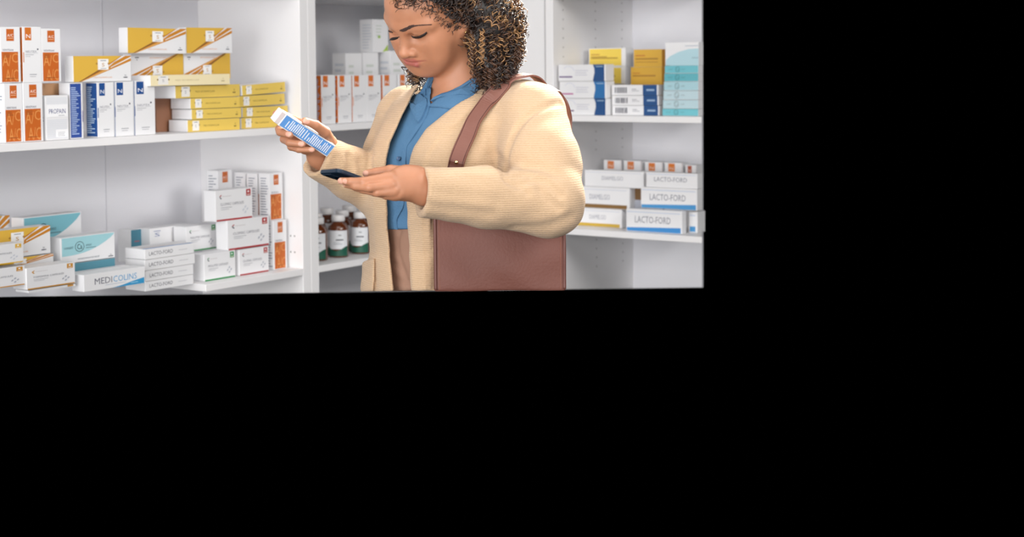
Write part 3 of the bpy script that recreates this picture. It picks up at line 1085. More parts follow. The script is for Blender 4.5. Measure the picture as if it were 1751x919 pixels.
def spline(pts, n):
    """Catmull-Rom through pts"""
    P_ = [np.array(p, float) for p in pts]
    P_ = [2 * P_[0] - P_[1]] + P_ + [2 * P_[-1] - P_[-2]]
    out = []
    m = len(P_) - 3
    for k in range(n):
        u = k / (n - 1) * m
        i = min(int(u), m - 1)
        t = u - i
        a, b, c, d = P_[i:i + 4]
        out.append(0.5 * (2 * b + (c - a) * t + (2 * a - 5 * b + 4 * c - d) * t * t + (3 * b - a - 3 * c + d) * t ** 3))
    return np.array(out)
# ------------------------------------------------------------------ the woman
def pp(x, y, Y):
    return V3(P(x, y, Y))


def att_mat(name, rough, sss=0.0, bump=0.0, bscale=400.0, bdist=0.0004, spec=0.5, sub=(1, .35, .2)):
    m = bpy.data.materials.new(name)
    m.use_nodes = True
    nt = m.node_tree
    b = nt.nodes['Principled BSDF']
    a = nt.nodes.new('ShaderNodeVertexColor')
    a.layer_name = 'Col'
    tc = nt.nodes.new('ShaderNodeTexCoord')
    nz = nt.nodes.new('ShaderNodeTexNoise')
    nz.inputs['Scale'].default_value = 45.0
    nz.inputs['Detail'].default_value = 4.0
    nt.links.new(tc.outputs['Object'], nz.inputs['Vector'])
    hs = nt.nodes.new('ShaderNodeMix')
    hs.data_type = 'RGBA'
    hs.blend_type = 'MULTIPLY'
    hs.inputs[0].default_value = 0.18
    nt.links.new(a.outputs['Color'], hs.inputs[6])
    nt.links.new(nz.outputs['Fac'], hs.inputs[7])
    nt.links.new(hs.outputs[2], b.inputs['Base Color'])
    b.inputs['Roughness'].default_value = rough
    b.inputs['Specular IOR Level'].default_value = spec
    if sss:
        b.inputs['Subsurface Weight'].default_value = sss
        b.inputs['Subsurface Radius'].default_value = sub
        b.inputs['Subsurface Scale'].default_value = 0.008
    if bump:
        n2 = nt.nodes.new('ShaderNodeTexNoise')
        n2.inputs['Scale'].default_value = bscale
        nt.links.new(tc.outputs['Object'], n2.inputs['Vector'])
        bp_ = nt.nodes.new('ShaderNodeBump')
        bp_.inputs['Strength'].default_value = bump
        bp_.inputs['Distance'].default_value = bdist
        nt.links.new(n2.outputs['Fac'], bp_.inputs['Height'])
        nt.links.new(bp_.outputs[0], b.inputs['Normal'])
    return m


# --- head frame: f forward, l to her left, u up
HY, HP, HR = 0.8517, 0.6191, -0.1807
_f = np.array([-math.sin(HY), -math.cos(HY), 0.0])
_l = np.array([math.cos(HY), -math.sin(HY), 0.0])
_u = np.array([0, 0, 1.0])
_f2 = _f * math.cos(HP) - _u * math.sin(HP)
_u2 = _u * math.cos(HP) + _f * math.sin(HP)
H_L = _l * math.cos(HR) + _u2 * math.sin(HR)
H_U = _u2 * math.cos(HR) - _l * math.sin(HR)
H_F = _f2
H_O = np.array([0.17495, 3.36045, 1.64776])
H_AX = (H_F, H_L, H_U)


def hw(f, l, u):
    return H_O + H_F * f + H_L * l + H_U * u


def hloc(p):
    q = p - H_O
    return np.stack([q @ H_F, q @ H_L, q @ H_U], 1)


# --- torso frame
TA = math.radians(48)
T_F = np.array([-math.sin(TA), -math.cos(TA), 0.0])
T_L = np.array([math.cos(TA), -math.sin(TA), 0.0])
NECK = np.array([0.250, 3.410, 1.475])
JL = pp(903, 206, 3.31)          # shoulder joints
JR = pp(702, 206, 3.57)
EL = pp(938, 346, 3.15)          # her left (near) elbow and wrist
WL = pp(724, 329, 3.085)
ER = pp(668, 330, 3.50)          # her right (far) elbow and wrist
WR = pp(545, 268, 3.388)
TZ = np.array([0.90, 1.05, 1.15, 1.25, 1.35, 1.42, 1.47, 1.52])
TAa = np.array([.240, .222, .214, .214, .206, .185, .12, .06])
TBb = np.array([.180, .168, .160, .165, .155, .130, .10, .06])
TC = np.array([0.228, 3.435])


def torso(p):
    a, b = np.interp(p[:, 2], TZ, TAa), np.interp(p[:, 2], TZ, TBb)
    dx, dy = p[:, 0] - TC[0], p[:, 1] - TC[1]
    l, f = dx * T_L[0] + dy * T_L[1], dx * T_F[0] + dy * T_F[1]
    k = np.sqrt((l / a) ** 2 + (f / b) ** 2)
    d = (k - 1) * np.minimum(a, b)
    c = np.array([TC[0], TC[1], 0])
    for s in (-1, 1):
        d = smin(d, ell(p, c + T_L * (s * .080) + T_F * .085 + np.array([0, 0, 1.285]), (.088, .085, .095), (T_L, T_F, _u)), .06)
    for J in (JL, JR):
        d = smin(d, rcone(p, NECK + np.array([0, 0, -.050]), J, .066, .072), .05)
    d = smin(d, rcone(p, pp(838, 158, 3.40), pp(922, 184, 3.33), .046, .050), .03)
    return d


def tf(p):
    return (p[:, 0] - TC[0]) * T_F[0] + (p[:, 1] - TC[1]) * T_F[1]


def cutlow(p):
    return (ZC - ZB_SLOPE * p[:, 1]) - p[:, 2]


# --- the bag that presses into her side
B_O = pp(742, 499.5, 3.228)
B_TR = pp(968, 330, 3.215)
bx = np.array([B_TR[0] - B_O[0], B_TR[1] - B_O[1], 0.0])
BW = np.linalg.norm(bx)
bx /= BW
by = np.array([-bx[1], bx[0], 0.0])
BH = pp(742, 358, 3.228)[2] - B_O[2]


def bloc(p):
    q = p - B_O
    return np.stack([q @ bx, q @ by, q[:, 2]], 1)


def bag(p):
    q = bloc(p)
    x, y, z = q[:, 0], q[:, 1], q[:, 2]
    th = .025 - .014 * np.clip(z / BH, 0, 1) ** 1.5
    cy = .027
    dx = np.abs(x - BW / 2) - (BW / 2 - .004)
    dz = np.abs(z - BH / 2) - (BH / 2 - .004)
    bulge = .006 * np.sin(x / BW * math.pi) * np.sin(np.clip(z / BH, 0, 1) * math.pi)
    wr = .0040 * np.sin(x * 34 + 1.4 * np.sin(z * 22)) * np.sin(z * 26 + x * 10) + .0022 * np.sin(x * 18 - z * 40 + 1)
    dy = np.abs(y - cy) - (th + bulge - .004) - wr
    a = np.maximum(np.stack([dx, dy, dz], 1), 0)
    return np.sqrt((a * a).sum(1)) + np.minimum(np.maximum(np.maximum(dx, dy), dz), 0) - .004


# --- skin
def head(p):
    h = hloc(p)
    d = ell(h, (-.008, 0, .046), (.103, .084, .089))
    d = smin(d, ell(h, (.028, 0, -.018), (.066, .064, .078)), .03)
    for s in (-1, 1):
        d = smin(d, rcone(h, (-.008, s * .056, -.036), (.064, s * .022, -.079), .021, .020), .03)
        d = smin(d, ell(h, (.052, s * .042, -.010), (.032, .027, .026)), .022)
        d = smin(d, ell(h, (.055, s * .035, -.045), (.032, .028, .036)), .025)
        d = smin(d, rcone(h, (.082, s * .012, .033), (.062, s * .055, .035), .0130, .0115), .016)
    d = smin(d, ell(h, (.071, 0, -.080), (.022, .024, .018)), .018)
    d = smin(d, ell(h, (.075, 0, -.044), (.024, .034, .028)), .018)
    for s in (-1, 1):
        d = smax(d, -ell(h, (.098, s * .031, .014), (.020, .020, .0115)), .012)
        d = smin(d, ell(h, (.0690, s * .033, .0130), (.0160, .0185, .0150)), .004)
        # upper lid fold
        d = smin(d, chain(h, [(.080, s * .017, .021), (.0855, s * .031, .0245), (.076, s * .047, .020)], [.003, .0042, .003]), .005)
    d = smin(d, rcone(h, (.084, 0, .024), (.1045, 0, -.015), .0078, .0100), .012)
    d = smin(d, ell(h, (.1075, 0, -.0185), (.0112, .0128, .0106)), .006)
    for s in (-1, 1):
        d = smin(d, ell(h, (.0955, s * .0155, -.0220), (.0115, .0085, .0092)), .0045)
        d = smax(d, -ell(h, (.1025, s * .0078, -.0295), (.006, .0042, .0042)), .003)
    d = smin(d, lips(h), .004)
    for s in (-1, 1):
        d = smax(d, -chain(h, [(.1015, 0, -.0462), (.1000, s * .016, -.0448), (.0935, s * .038, -.0412)], [.0016, .0015, .0010]), .002)
    for s in (-1, 1):
        e = ell(h, (-.010, s * .078, -.002), (.016, .0075, .027), ((.95, 0, -.3), (0, 1, 0), (.3, 0, .95)))
        e = smin(e, ell(h, (-.001, s * .0765, -.0245), (.0095, .0065, .011)), .008)
        e = smax(e, -ell(h, (-.006, s * .0855, .001), (.0090, .0062, .016), ((.95, 0, -.3), (0, 1, 0), (.3, 0, .95))), .004)
        d = smin(d, e, .006)
    return d


def lips(h):
    a = chain(h, [(.0895, -.037, -.0410), (.0965, -.013, -.0400), (.0985, 0, -.0412), (.0965, .013, -.0400), (.0895, .037, -.0410)], [.0024, .0050, .0048, .0050, .0024], .003)
    b = chain(h, [(.0885, -.033, -.0432), (.0955, -.013, -.0512), (.0962, .013, -.0512), (.0885, .034, -.0430)], [.0022, .0064, .0064, .0022], .003)
    return np.minimum(a, b)


def neckbody(p):
    d = rcone(p, hw(-.030, 0, -.030), NECK + np.array([0, 0, .02]), .056, .060)
    d = smin(d, rcone(p, NECK + np.array([0, 0, .03]), NECK + np.array([0, 0, -.06]) + T_F * .03, .060, .07), .03)
    return smin(d, torso(p) + .030, .035)


FING = {}


def finger(p, pts, rs, k=.003):
    return chain(p, pts, rs, k)


# left hand: fingers under the phone
LH = [
    ([pp(668, 303, 3.055), pp(622, 310.5, 3.045), pp(600, 311, 3.060), pp(583, 309.5, 3.075)], [.0105, .0088, .0082, .0068]),
    ([pp(668, 317, 3.045), pp(632, 321, 3.035), pp(608, 318.5, 3.055), pp(592, 316, 3.080)], [.0105, .0090, .0082, .0068]),
    ([pp(674, 327, 3.045), pp(645, 329.5, 3.040), pp(622, 325, 3.065), pp(606, 321, 3.090)], [.0100, .0085, .0076, .0064]),
    ([pp(682, 333, 3.050), pp(660, 334.5, 3.050), pp(640, 330, 3.075), pp(626, 326, 3.095)], [.0092, .0075, .0068, .0058]),
]
LTH = ([pp(695, 297, 3.090), pp(668, 292, 3.105), pp(644, 295.5, 3.118), pp(626, 297, 3.124)], [.0150, .0115, .0100, .0075])


def lefthand(p):
    d = rcone(p, WL + (EL - WL) * .2, pp(714, 317, 3.085), .0265, .0275)
    a = ell(p, pp(692, 313, 3.075), (.040, .022, .034), (np.array([-.98, 0, -.12]), np.array([-.1, .99, 0]), np.array([-.12, 0, .99])))
    d = smin(d, a, .022)
    kn = [pp(662, 306, 3.058), pp(661, 318, 3.048), pp(667, 328, 3.050), pp(675, 334, 3.055)]
    for i, k in enumerate(kn):
        d = smin(d, rcone(p, pp(706, 310 + 5 * i, 3.075), k, .016, [.0125, .0125, .0115, .0105][i]), .012)
    d = smin(d, rcone(p, pp(712, 303, 3.085), LTH[0][0], .020, .0150), .014)
    fg = None
    for pts, rs in LH:
        e = finger(p, pts, rs)
        fg = e if fg is None else smin(fg, e, .0012)
    d = smin(d, fg, .007)
    return smin(d, finger(p, *LTH), .006)


RH = [
    ([pp(520, 214, 3.345), pp(494, 201, 3.345), pp(480, 195, 3.330), pp(471.5, 194.5, 3.312)], [.0105, .0088, .0082, .0072]),
    ([pp(508, 230, 3.352), pp(478, 221, 3.326), pp(479, 226, 3.290), pp(496, 231, 3.268)], [.0105, .0092, .0084, .0072]),
    ([pp(512, 243, 3.358), pp(486, 238, 3.340), pp(495, 244, 3.305), pp(517, 247, 3.292)], [.0105, .0092, .0084, .0072]),
    ([pp(522, 254, 3.356), pp(498, 251, 3.342), pp(511, 255.5, 3.318), pp(534, 256.5, 3.312)], [.0095, .0084, .0076, .0064]),
]
RTH = ([pp(564, 244, 3.382), pp(556, 226, 3.325), pp(540, 214, 3.302), pp(521, 207, 3.285)], [.0150, .0115, .0100, .0078])


def righthand(p):
    d = rcone(p, WR + (ER - WR) * .22, pp(548, 256, 3.394), .0255, .026)
    d = smin(d, ell(p, pp(533, 238, 3.368), (.036, .020, .034), (np.array([.8, 0, -.6]), np.array([0, 1.0, 0]), np.array([.6, 0, .8]))), .02)
    for i, (pts, rs) in enumerate(RH):
        d = smin(d, rcone(p, pp(540, 242 + 2 * i, 3.366), pts[0], .015, .0115), .012)
    d = smin(d, rcone(p, pp(552, 252, 3.358), RTH[0][0], .019, .0150), .012)
    fg = None
    for pts, rs in RH:
        e = finger(p, pts, rs)
        fg = e if fg is None else smin(fg, e, .0012)
    d = smin(d, fg, .006)
    return smin(d, finger(p, *RTH), .006)


def arms(p):
    d = chain(p, [JL, EL, WL], [.055, .042, .027], .03)
    return smin(d, chain(p, [JR, ER, WR], [.055, .042, .026], .03), .01)


def bounded(fn, c, r, p):
    d = np.sqrt(((p - c) ** 2).sum(1)) - r
    m = d < .02
    if m.any():
        d[m] = fn(p[m])
    return d


def skin(p):
    d = smin(bounded(head, H_O, .16, p), neckbody(p), .020)
    d = smin(d, arms(p), .02)
    d = smin(d, bounded(lefthand, pp(655, 315, 3.07), .15, p), .012)
    d = smin(d, bounded(righthand, pp(520, 235, 3.31), .12, p), .012)
    d = smax(d, -(bag(p) - .012), .012)
    return smax(d, cutlow(p), .002)


SKIN = lin((191, 133, 101))
LIP = lin((172, 98, 88))
NAIL = lin((228, 172, 150))
BLUSH = lin((206, 132, 98))


def nail_centres():
    out = []
    for hand, sgn in ((LH, 1), (RH, 1)):
        for pts, rs in hand:
            out.append((pts[-1], pts[-1] - pts[-2], rs[-1]))
    out.append((LTH[0][-1], LTH[0][-1] - LTH[0][-2], LTH[1][-1]))
    out.append((RTH[0][-1], RTH[0][-1] - RTH[0][-2], RTH[1][-1]))
    return out


def skincol(v):
    h = hloc(v)
    c = np.tile(np.array(SKIN), (len(v), 1))

    def mixc(w, q):
        w = np.clip(w, 0, 1)[:, None]
        return c * (1 - w) + np.array(q) * w
    near = (np.abs(h) < .2).all(1)
    lp = np.where(near, lips(h), 1.0)
    c = mixc((.0016 - lp) / .0016, LIP)
    for q, dr, r in nail_centres():
        dr = dr / np.linalg.norm(dr)
        w = v - q
        al = w @ dr
        # the nail lies on the back of the last joint, turned to the viewer here
        back = np.array([0, -1.0, .15])
        back = back - dr * (back @ dr)
        back /= np.linalg.norm(back)
        up = w @ back
        sd = np.cross(dr, back)
        lat = w @ sd
        ins = ((al - .001) / (r * 1.05)) ** 2 + (lat / (r * .80)) ** 2
        c = mixc(np.where(up > r * .45, (1.15 - ins) / .15, 0), NAIL)
    return c


M_SKIN = att_mat('skin', 0.46, sss=0.12, bump=0.12, bscale=900.0, spec=0.42)
person = solid('person', [(skin, (-.175, 2.985, 1.05), (.50, 3.70, 1.80), .0021)], M_SKIN, None, skincol, it=2)
tag(person, 'woman in a beige cardigan and blue shirt reading a box, phone in her other hand', 'person')

# --- brows, lashes
M_BROW = mat('brow_hair', (66, 44, 38), 0.6)
M_LASH = mat('lash', (26, 18, 18), 0.5)


def onskin(q, lift=0.0):
    q = np.array(q, float).reshape(-1, 3)
    lift = np.broadcast_to(lift, len(q))
    for _ in range(4):
        q = q - grad(head, q) * (head(q) - lift)[:, None]
    return q


BROWS = {1: [(683.5, 52.4), (691, 51.4), (703, 46.0), (716, 43.4), (735, 42.2)], -1: [(672, 55.6), (667, 54.0), (662, 51.8), (658.0, 49.6)]}
LIDS = {1: [(702.6, 61.0), (708, 63.2), (716, 63.2), (724, 59.6), (729.6, 54.6)], -1: [(683, 63.2), (678, 65.0), (673, 66), (668, 66)]}
for s in (1, -1):
    mb = MB()
    n = 30 if s == 1 else 18
    cv = spline([np.array(q) for q in BROWS[s]], n)
    base = trace(head, cv)
    rr = random.Random(4)
    hairs = []
    for i in range(n - 1):
        t = i / (n - 1)
        hgt = (.0054 * min(1, .4 + t * 4) * (1 if t < .42 else max(.16, 1 - (t - .42) * 4.2)) if s == 1 else .0030 * (.5 + .5 * t)) + .0006
        dr = base[min(i + 2, n - 1)] - base[max(i - 1, 0)]
        dr /= np.linalg.norm(dr)
        for k in range(11):
            p0 = base[i] + H_U * (hgt * (rr.random() - .5)) + (base[i + 1] - base[i]) * rr.random()
            p1 = p0 + dr * .0055 + H_U * (.0016 * (1 - t) * (1.2 if k < 5 else .0))
            hairs += [p0, (p0 + p1) / 2, p1]
    hairs = np.array(hairs).reshape(-1, 3, 3)
    hairs = hairs[(np.abs(head(hairs[:, 1])) < .006)].reshape(-1, 3)
    hairs = onskin(hairs, np.tile([.0002, .0008, .0006], len(hairs) // 3))
    for i in range(0, len(hairs), 3):
        mb.tube(list(hairs[i:i + 3]), .0005, M_BROW, 4, rs=[.0006, .0006, .0002])
    mb.build('eyebrow', person)
    mb = MB()
    n = 22
    lidw = list(onskin(trace(head, spline([np.array(q) for q in LIDS[s]], n)), .0002))
    mb.tube(lidw, .0011, M_LASH, 6, rs=[.0008 + .0020 * math.sin(math.pi * (k / (n - 1)) ** 1.3) for k in range(n)])
    for k in range(3, n):
        for j in range(2):
            q = lidw[k] + (lidw[min(k + 1, n - 1)] - lidw[k]) * j * .5
            out = H_F * .70 - H_U * .60 + H_L * s * (.045 * (k - 8))
            out /= np.linalg.norm(out)
            L_ = .0060 * (.5 + .5 * (k / (n - 1)))
            mb.tube([q, q + out * L_ * .6 - H_U * .0006, q + out * L_ + H_U * .0008], .0003, M_LASH, 4, rs=[.00045, .00035, .00012])
    mb.build('eyelash', person)

# --- earring
er = MB()
q = hw(.001, .0835, -.026)
er.tube([q + np.array([0, -.001, 0]), q + np.array([.0005, -.004, -.001])], .0022, mat('gold', (226, 190, 130), .25, metal=1.0), 10)
er.build('earring', person)
# ------------------------------------------------------------------ clothes
def knit_mat(name, rgb, rib=False):
    m = bpy.data.materials.new(name)
    m.use_nodes = True
    nt = m.node_tree
    b = nt.nodes['Principled BSDF']
    tc = nt.nodes.new('ShaderNodeTexCoord')
    mp = nt.nodes.new('ShaderNodeMapping')
    mp.inputs['Rotation'].default_value = (0, 0, -TA)
    nt.links.new(tc.outputs['Object'], mp.inputs['Vector'])
    w1 = nt.nodes.new('ShaderNodeTexWave')
    w1.bands_direction = 'Z'
    w1.inputs['Scale'].default_value = 70.0
    w1.inputs['Distortion'].default_value = 1.2
    w1.inputs['Detail'].default_value = 1.0
    w1.inputs['Detail Scale'].default_value = 60.0
    m2 = nt.nodes.new('ShaderNodeMapping')
    m2.inputs['Scale'].default_value = (1, 1, 1.9)
    nt.links.new(mp.outputs[0], m2.inputs['Vector'])
    nz = nt.nodes.new('ShaderNodeTexNoise')
    nz.inputs['Scale'].default_value = 240.0
    nz.inputs['Detail'].default_value = 1.5
    nt.links.new(m2.outputs[0], nz.inputs['Vector'])
    nt.links.new(mp.outputs[0], w1.inputs['Vector'])
    a1 = nt.nodes.new('ShaderNodeMath')
    a1.operation = 'MULTIPLY'
    a1.inputs[1].default_value = 0.45
    nt.links.new(w1.outputs['Fac'], a1.inputs[0])
    a2 = nt.nodes.new('ShaderNodeMath')
    nt.links.new(a1.outputs[0], a2.inputs[0])
    nt.links.new(nz.outputs['Fac'], a2.inputs[1])
    bp_ = nt.nodes.new('ShaderNodeBump')
    bp_.inputs['Strength'].default_value = 0.75
    bp_.inputs['Distance'].default_value = 0.0022
    nt.links.new(a2.outputs[0], bp_.inputs['Height'])
    nt.links.new(bp_.outputs[0], b.inputs['Normal'])
    mx = nt.nodes.new('ShaderNodeMix')
    mx.data_type = 'RGBA'
    c = lin(rgb)
    mx.inputs[6].default_value = (c[0] * .86, c[1] * .80, c[2] * .72, 1)
    mx.inputs[7].default_value = (min(1, c[0] * 1.05), min(1, c[1] * 1.06), min(1, c[2] * 1.08), 1)
    nt.links.new(a2.outputs[0], mx.inputs[0])
    nt.links.new(mx.outputs[2], b.inputs['Base Color'])
    b.inputs['Roughness'].default_value = 0.9
    b.inputs['Specular IOR Level'].default_value = 0.15
    b.inputs['Sheen Weight'].default_value = 0.25
    b.inputs['Sheen Roughness'].default_value = 0.6
    return m


M_KNIT = knit_mat('beige_knit', (206, 174, 139))
M_SHIRT = mat('blue_cotton', (78, 116, 150), 0.75, bump=0.25, bscale=260.0, var=0.05, spec=0.2, vscale=30)
M_TROU = mat('tan_twill', (152, 118, 100), 0.8, bump=0.2, bscale=300.0, spec=0.2)

OPEN = [(850, 96), (832, 137), (801, 160), (764, 191), (729, 220), (708, 251), (699, 282), (696, 310), (695, 341), (698, 393), (700.8, 448), (704, 530),
        (676, 530), (668.5, 448), (664, 391), (662, 341), (660, 310), (659, 285), (667, 244), (681, 213), (706, 161.7), (725, 127), (745, 96)]


def cutdist(p):
    return poly_sd(proj(p), OPEN) * (p[:, 1] / FPX)


def grooves(p, lst):
    g = np.zeros(len(p))
    for pts, w, dp in lst:
        d = polyline_d(p, pts)
        g += dp * np.exp(-(d / w) ** 2)
    return g


def sleeve(p, J, E, W_, rs, ext, hollow):
    ax = (W_ - E) / np.linalg.norm(W_ - E)
    end = W_ + ax * ext
    q = [J, J * .45 + E * .55, E, E * .5 + end * .5, end + ax * .05]
    d = chain(p, q, list(rs) + [rs[-1]], .02)
    d = smax(d, (p - end) @ ax, .006)
    inner = rcone(p, end - ax * .055, end + ax * .06, hollow - .006, hollow)
    return smax(d, -inner, .004)


def sleeves0(p):
    a = sleeve(p, JL + np.array([.004, 0, .0]), EL, WL, (.078, .081, .068, .0585, .0465), .004, .038)
    b = sleeve(p, JR + np.array([0, 0, .0]), ER, WR, (.080, .082, .070, .0560, .0430), .006, .036)
    return a, b


def card0(p):
    a, b = sleeves0(p)
    t = smax(torso(p), p[:, 2] - 1.505, .01)
    return smin(smin(t, a, .028), b, .028)


GR = []
for px, w, dp in (([(962, 174), (930, 182), (905, 196), (884, 220), (871, 247), (863, 278), (866, 304)], .0060, .0140),
                  ([(866, 306), (878, 313), (890, 311)], .0060, .014),
                  ([(880, 303), (897, 299), (908, 300)], .006, .006),
                  ([(888, 316), (905, 309), (930, 309), (945, 320), (958, 334)], .0060, .0100),
                  ([(885, 318), (895, 322), (903, 330)], .006, .004),
                  ([(925, 322), (940, 340), (955, 355)], .009, .004), ([(900, 285), (925, 286), (950, 296)], .011, .0035),
                  ([(735, 352), (790, 360), (840, 366)], .012, .0020), ([(745, 330), (800, 334), (850, 344)], .012, .0018),
                  ([(880, 390), (930, 388), (975, 372)], .012, .0022), ([(842, 262), (858, 276), (866, 292)], .009, .004),
                  ([(845, 280), (860, 292), (868, 306)], .007, .004),
                  ([(596, 268), (598, 290), (592, 312)], .008, .0045), ([(574, 272), (578, 290), (574, 304)], .009, .0025), ([(618, 275), (622, 300), (618, 330)], .009, .005),
                  ([(633, 262), (630, 276), (632, 292)], .008, .006), ([(640, 200), (636, 225), (632, 250)], .010, .002),
                  ([(521, 270), (526, 282), (524, 294)], .006, .005), ([(530, 276), (540, 290), (548, 300)], .008, .003)):
    GR.append((list(trace(card0, spline([np.array(q) for q in px], 5 * len(px)))), w, dp))


def cardigan(p):
    a, b = sleeves0(p)
    c = cutdist(p)
    front = tf(p)
    cc = np.where(front > -.03, c, .05)
    t = torso(p)
    # ribbed band along the opening, and broad soft undulation of the hanging front
    band = np.clip(1 - np.abs(cc - .017) / .019, 0, 1)
    t = t - .0042 * np.clip(band * 3, 0, 1) * (cc > 0)
    ang = p[:, 0] * 55 + p[:, 1] * 30
    t = t + .003 * np.sin(ang + 2 * np.sin(p[:, 2] * 9)) * np.clip((1.30 - p[:, 2]) * 6, 0, 1)
    # patch pocket low on her far side
    pk = poly_sd(proj(p), [(606, 452), (640, 442), (641, 540), (600, 540)]) * (p[:, 1] / FPX)
    t = smin(t, smax(t - .012, pk, .006), .004)
    t = smax(t, -cc, .004)
    # neck opening
    t = smax(t, -rcone(p, NECK + np.array([0, 0, -.035]) + T_F * .03, NECK + np.array([0, 0, .16]) + T_F * .02, .070, .086), .006)
    t = smax(t, p[:, 2] - 1.515, .004)
    d = smin(smin(t, a, .010), b, .010)
    d = d + 2.0 * grooves(p, GR)
    d = d + .0012 * np.sin(p[:, 0] * 70 + 3 * np.sin(p[:, 2] * 33)) * np.sin(p[:, 2] * 47 + p[:, 1] * 21)
    d = smax(d, -(bag(p) - .004), .012)
    return smax(d, cutlow(p), .002)


card = solid('cardigan', [(cardigan, (-.12, 2.98, 1.00), (.56, 3.72, 1.57), .0034)], M_KNIT, person, it=1)

# --- shirt
VN = [(747, 100), (744, 130), (737.5, 150), (735, 179), (757, 161), (786, 147), (817, 127), (835, 100)]


def shirt(p):
    d = smin(torso(p) + .0165, neckbody(p) - .0025, .008)
    sd = poly_sd(proj(p), VN) * (p[:, 1] / FPX)
    d = d + .0016 * np.sin(p[:, 2] * 60 + p[:, 0] * 60) * np.sin(p[:, 0] * 40)
    d = smax(d, -np.where(tf(p) > .0, sd, .05), .003)
    d = smax(d, p[:, 2] - 1.512, .004)
    hem = (ZC - (392.5 - 108) / FPX * p[:, 1]) - p[:, 2]
    return smax(d, hem, .003)


def shirt_s(p):
    return smin(torso(p) + .0165, neckbody(p) - .0025, .008)


solid('shirt', [(shirt, (-.05, 3.15, 1.15), (.50, 3.62, 1.56), .0032)], M_SHIRT, person, it=1)
shirt_o = bpy.data.objects['shirt']


def trousers(p):
    d = torso(p) + .022
    c = np.array([TC[0], TC[1], 0])
    g = [(list(trace(lambda q: torso(q) + .022, [(684, 392), (679, 412), (680, 432), (688, 458), (700, 490), (703, 505)])), .006, .007), (list(trace(lambda q: torso(q) + .022, [(668, 446), (680, 452), (690, 462)])), .006, .003),
         (list(trace(lambda q: torso(q) + .022, [(672, 470), (690, 480), (705, 482)])), .006, .003)]
    d = d + grooves(p, TG)
    d = smax(d, p[:, 2] - 1.225, .003)
    return smax(d, cutlow(p), .002)


_tt = lambda q: torso(q) + .022
TG = [(list(trace(_tt, [(684, 392), (679, 412), (680, 432), (688, 458), (700, 490), (703, 505)])), .005, .007), (list(trace(_tt, [(668, 446), (680, 452), (690, 462)])), .006, .003),
      (list(trace(_tt, [(672, 474), (690, 484), (705, 486)])), .006, .003)]
solid('trousers', [(trousers, (-.05, 3.15, 1.02), (.50, 3.68, 1.24), .005)], M_TROU, person, it=1)

# --- the stand of the collar goes round the neck
C_AX = hw(-.030, 0, -.030) - NECK
C_AX = C_AX / np.linalg.norm(C_AX)


def stand(p):
    q = p - NECK
    a = q @ C_AX
    r = np.sqrt(((q - a[:, None] * C_AX) ** 2).sum(1))
    d = np.abs(neckbody(p) - .0055) - .0030
    d = smax(d, np.abs(a - .012) - .034, .002)
    d = smax(d, r - .098, .002)
    sd = poly_sd(proj(p), VN) * (p[:, 1] / FPX)
    return smax(d, -np.where(q @ T_F > 0, sd, .05), .002)


solid('collar_stand', [(stand, NECK - np.array([.13, .13, .06]), NECK + np.array([.13, .13, .09]), .0026)], M_SHIRT, shirt_o, it=1)

# --- collar, placket and buttons lie on the shirt
sh_mb = MB()


def leaf(outline, name, off=.006, y_off=0.0):
    """a cloth panel with the given outline, laid over the shirt"""
    sf = shirt_s
    pts = trace(sf, outline)
    cen = trace(sf, [tuple(np.mean(np.array(outline), 0))])[0]
    ok = np.where(np.abs(sf(pts)) < .003)[0]
    pts = pts[ok]
    n = len(pts)
    nr = grad(sf, pts)
    nr0 = grad(sf, cen[None])[0]
    mb = MB()
    top = [pts[i] + nr[i] * off for i in range(n)]
    bot = [pts[i] - nr[i] * .006 for i in range(n)]
    mid = cen + nr0 * (off + .0035)
    vs = top + bot + [mid]
    fs = [(i, (i + 1) % n, 2 * n) for i in range(n)] + [((i + 1) % n, i, n + i, n + (i + 1) % n) for i in range(n)]
    mb.add(vs, fs, M_SHIRT, False)
    return mb.build(name, shirt_o)


leaf([(741, 128), (733, 148), (731.5, 166), (729, 170), (722, 163), (707, 161), (712, 150), (721, 135), (728, 125)], 'collar_leaf', .008)
leaf([(817, 130), (802, 142), (788, 150.5), (772, 157.5), (759, 161.5), (746, 168.5), (740, 175), (758, 168.5), (785, 163), (803, 164), (824, 148), (838, 136), (832, 124)], 'collar_leaf', .008)
# turned-back placket corner and the placket edge running down
leaf([(733, 172), (734, 178), (731, 188), (726, 200), (719, 211), (714, 206), (708, 193), (702, 178), (700, 170), (707, 163), (722, 164)], 'lapel', .0075)
pl = MB()
ln = spline([np.array(q) for q in ((733, 180), (729, 194), (722, 208), (711, 224), (701, 240), (694, 252), (692, 268), (691, 285), (690, 300), (690, 330), (688, 350), (677, 372), (678, 392))], 60)
pts = trace(shirt_s, ln)
ribbon(pts, grad(shirt_s, pts), .0055, .0026, pl, M_SHIRT)
pl.build('placket', shirt_o)
M_BTN = mat('pearl_button', (214, 220, 226), 0.3)
M_BTN2 = mat('blue_button', (62, 92, 128), 0.35)
for (x, y), m, r in (((752.5, 178.5), M_BTN, .0060), ((683, 272), M_BTN2, .0050)):
    c = trace(shirt_s, [(x, y)])[0]
    n = grad(shirt_s, c[None])[0]
    o = MB()
    q = Vector(n).to_track_quat('Z', 'Y').to_matrix().to_4x4()
    q.translation = Vector(c + n * .0035)
    k = MB()
    k.lathe([(0, .0002), (r * .62, .0002), (r * .8, .0014), (r, .0010), (r, -.002), (0, -.002)], m, 20)
    o.add([q @ Vector(v) for v in k.v], k.f, m, True)
    o.build('button', shirt_o)

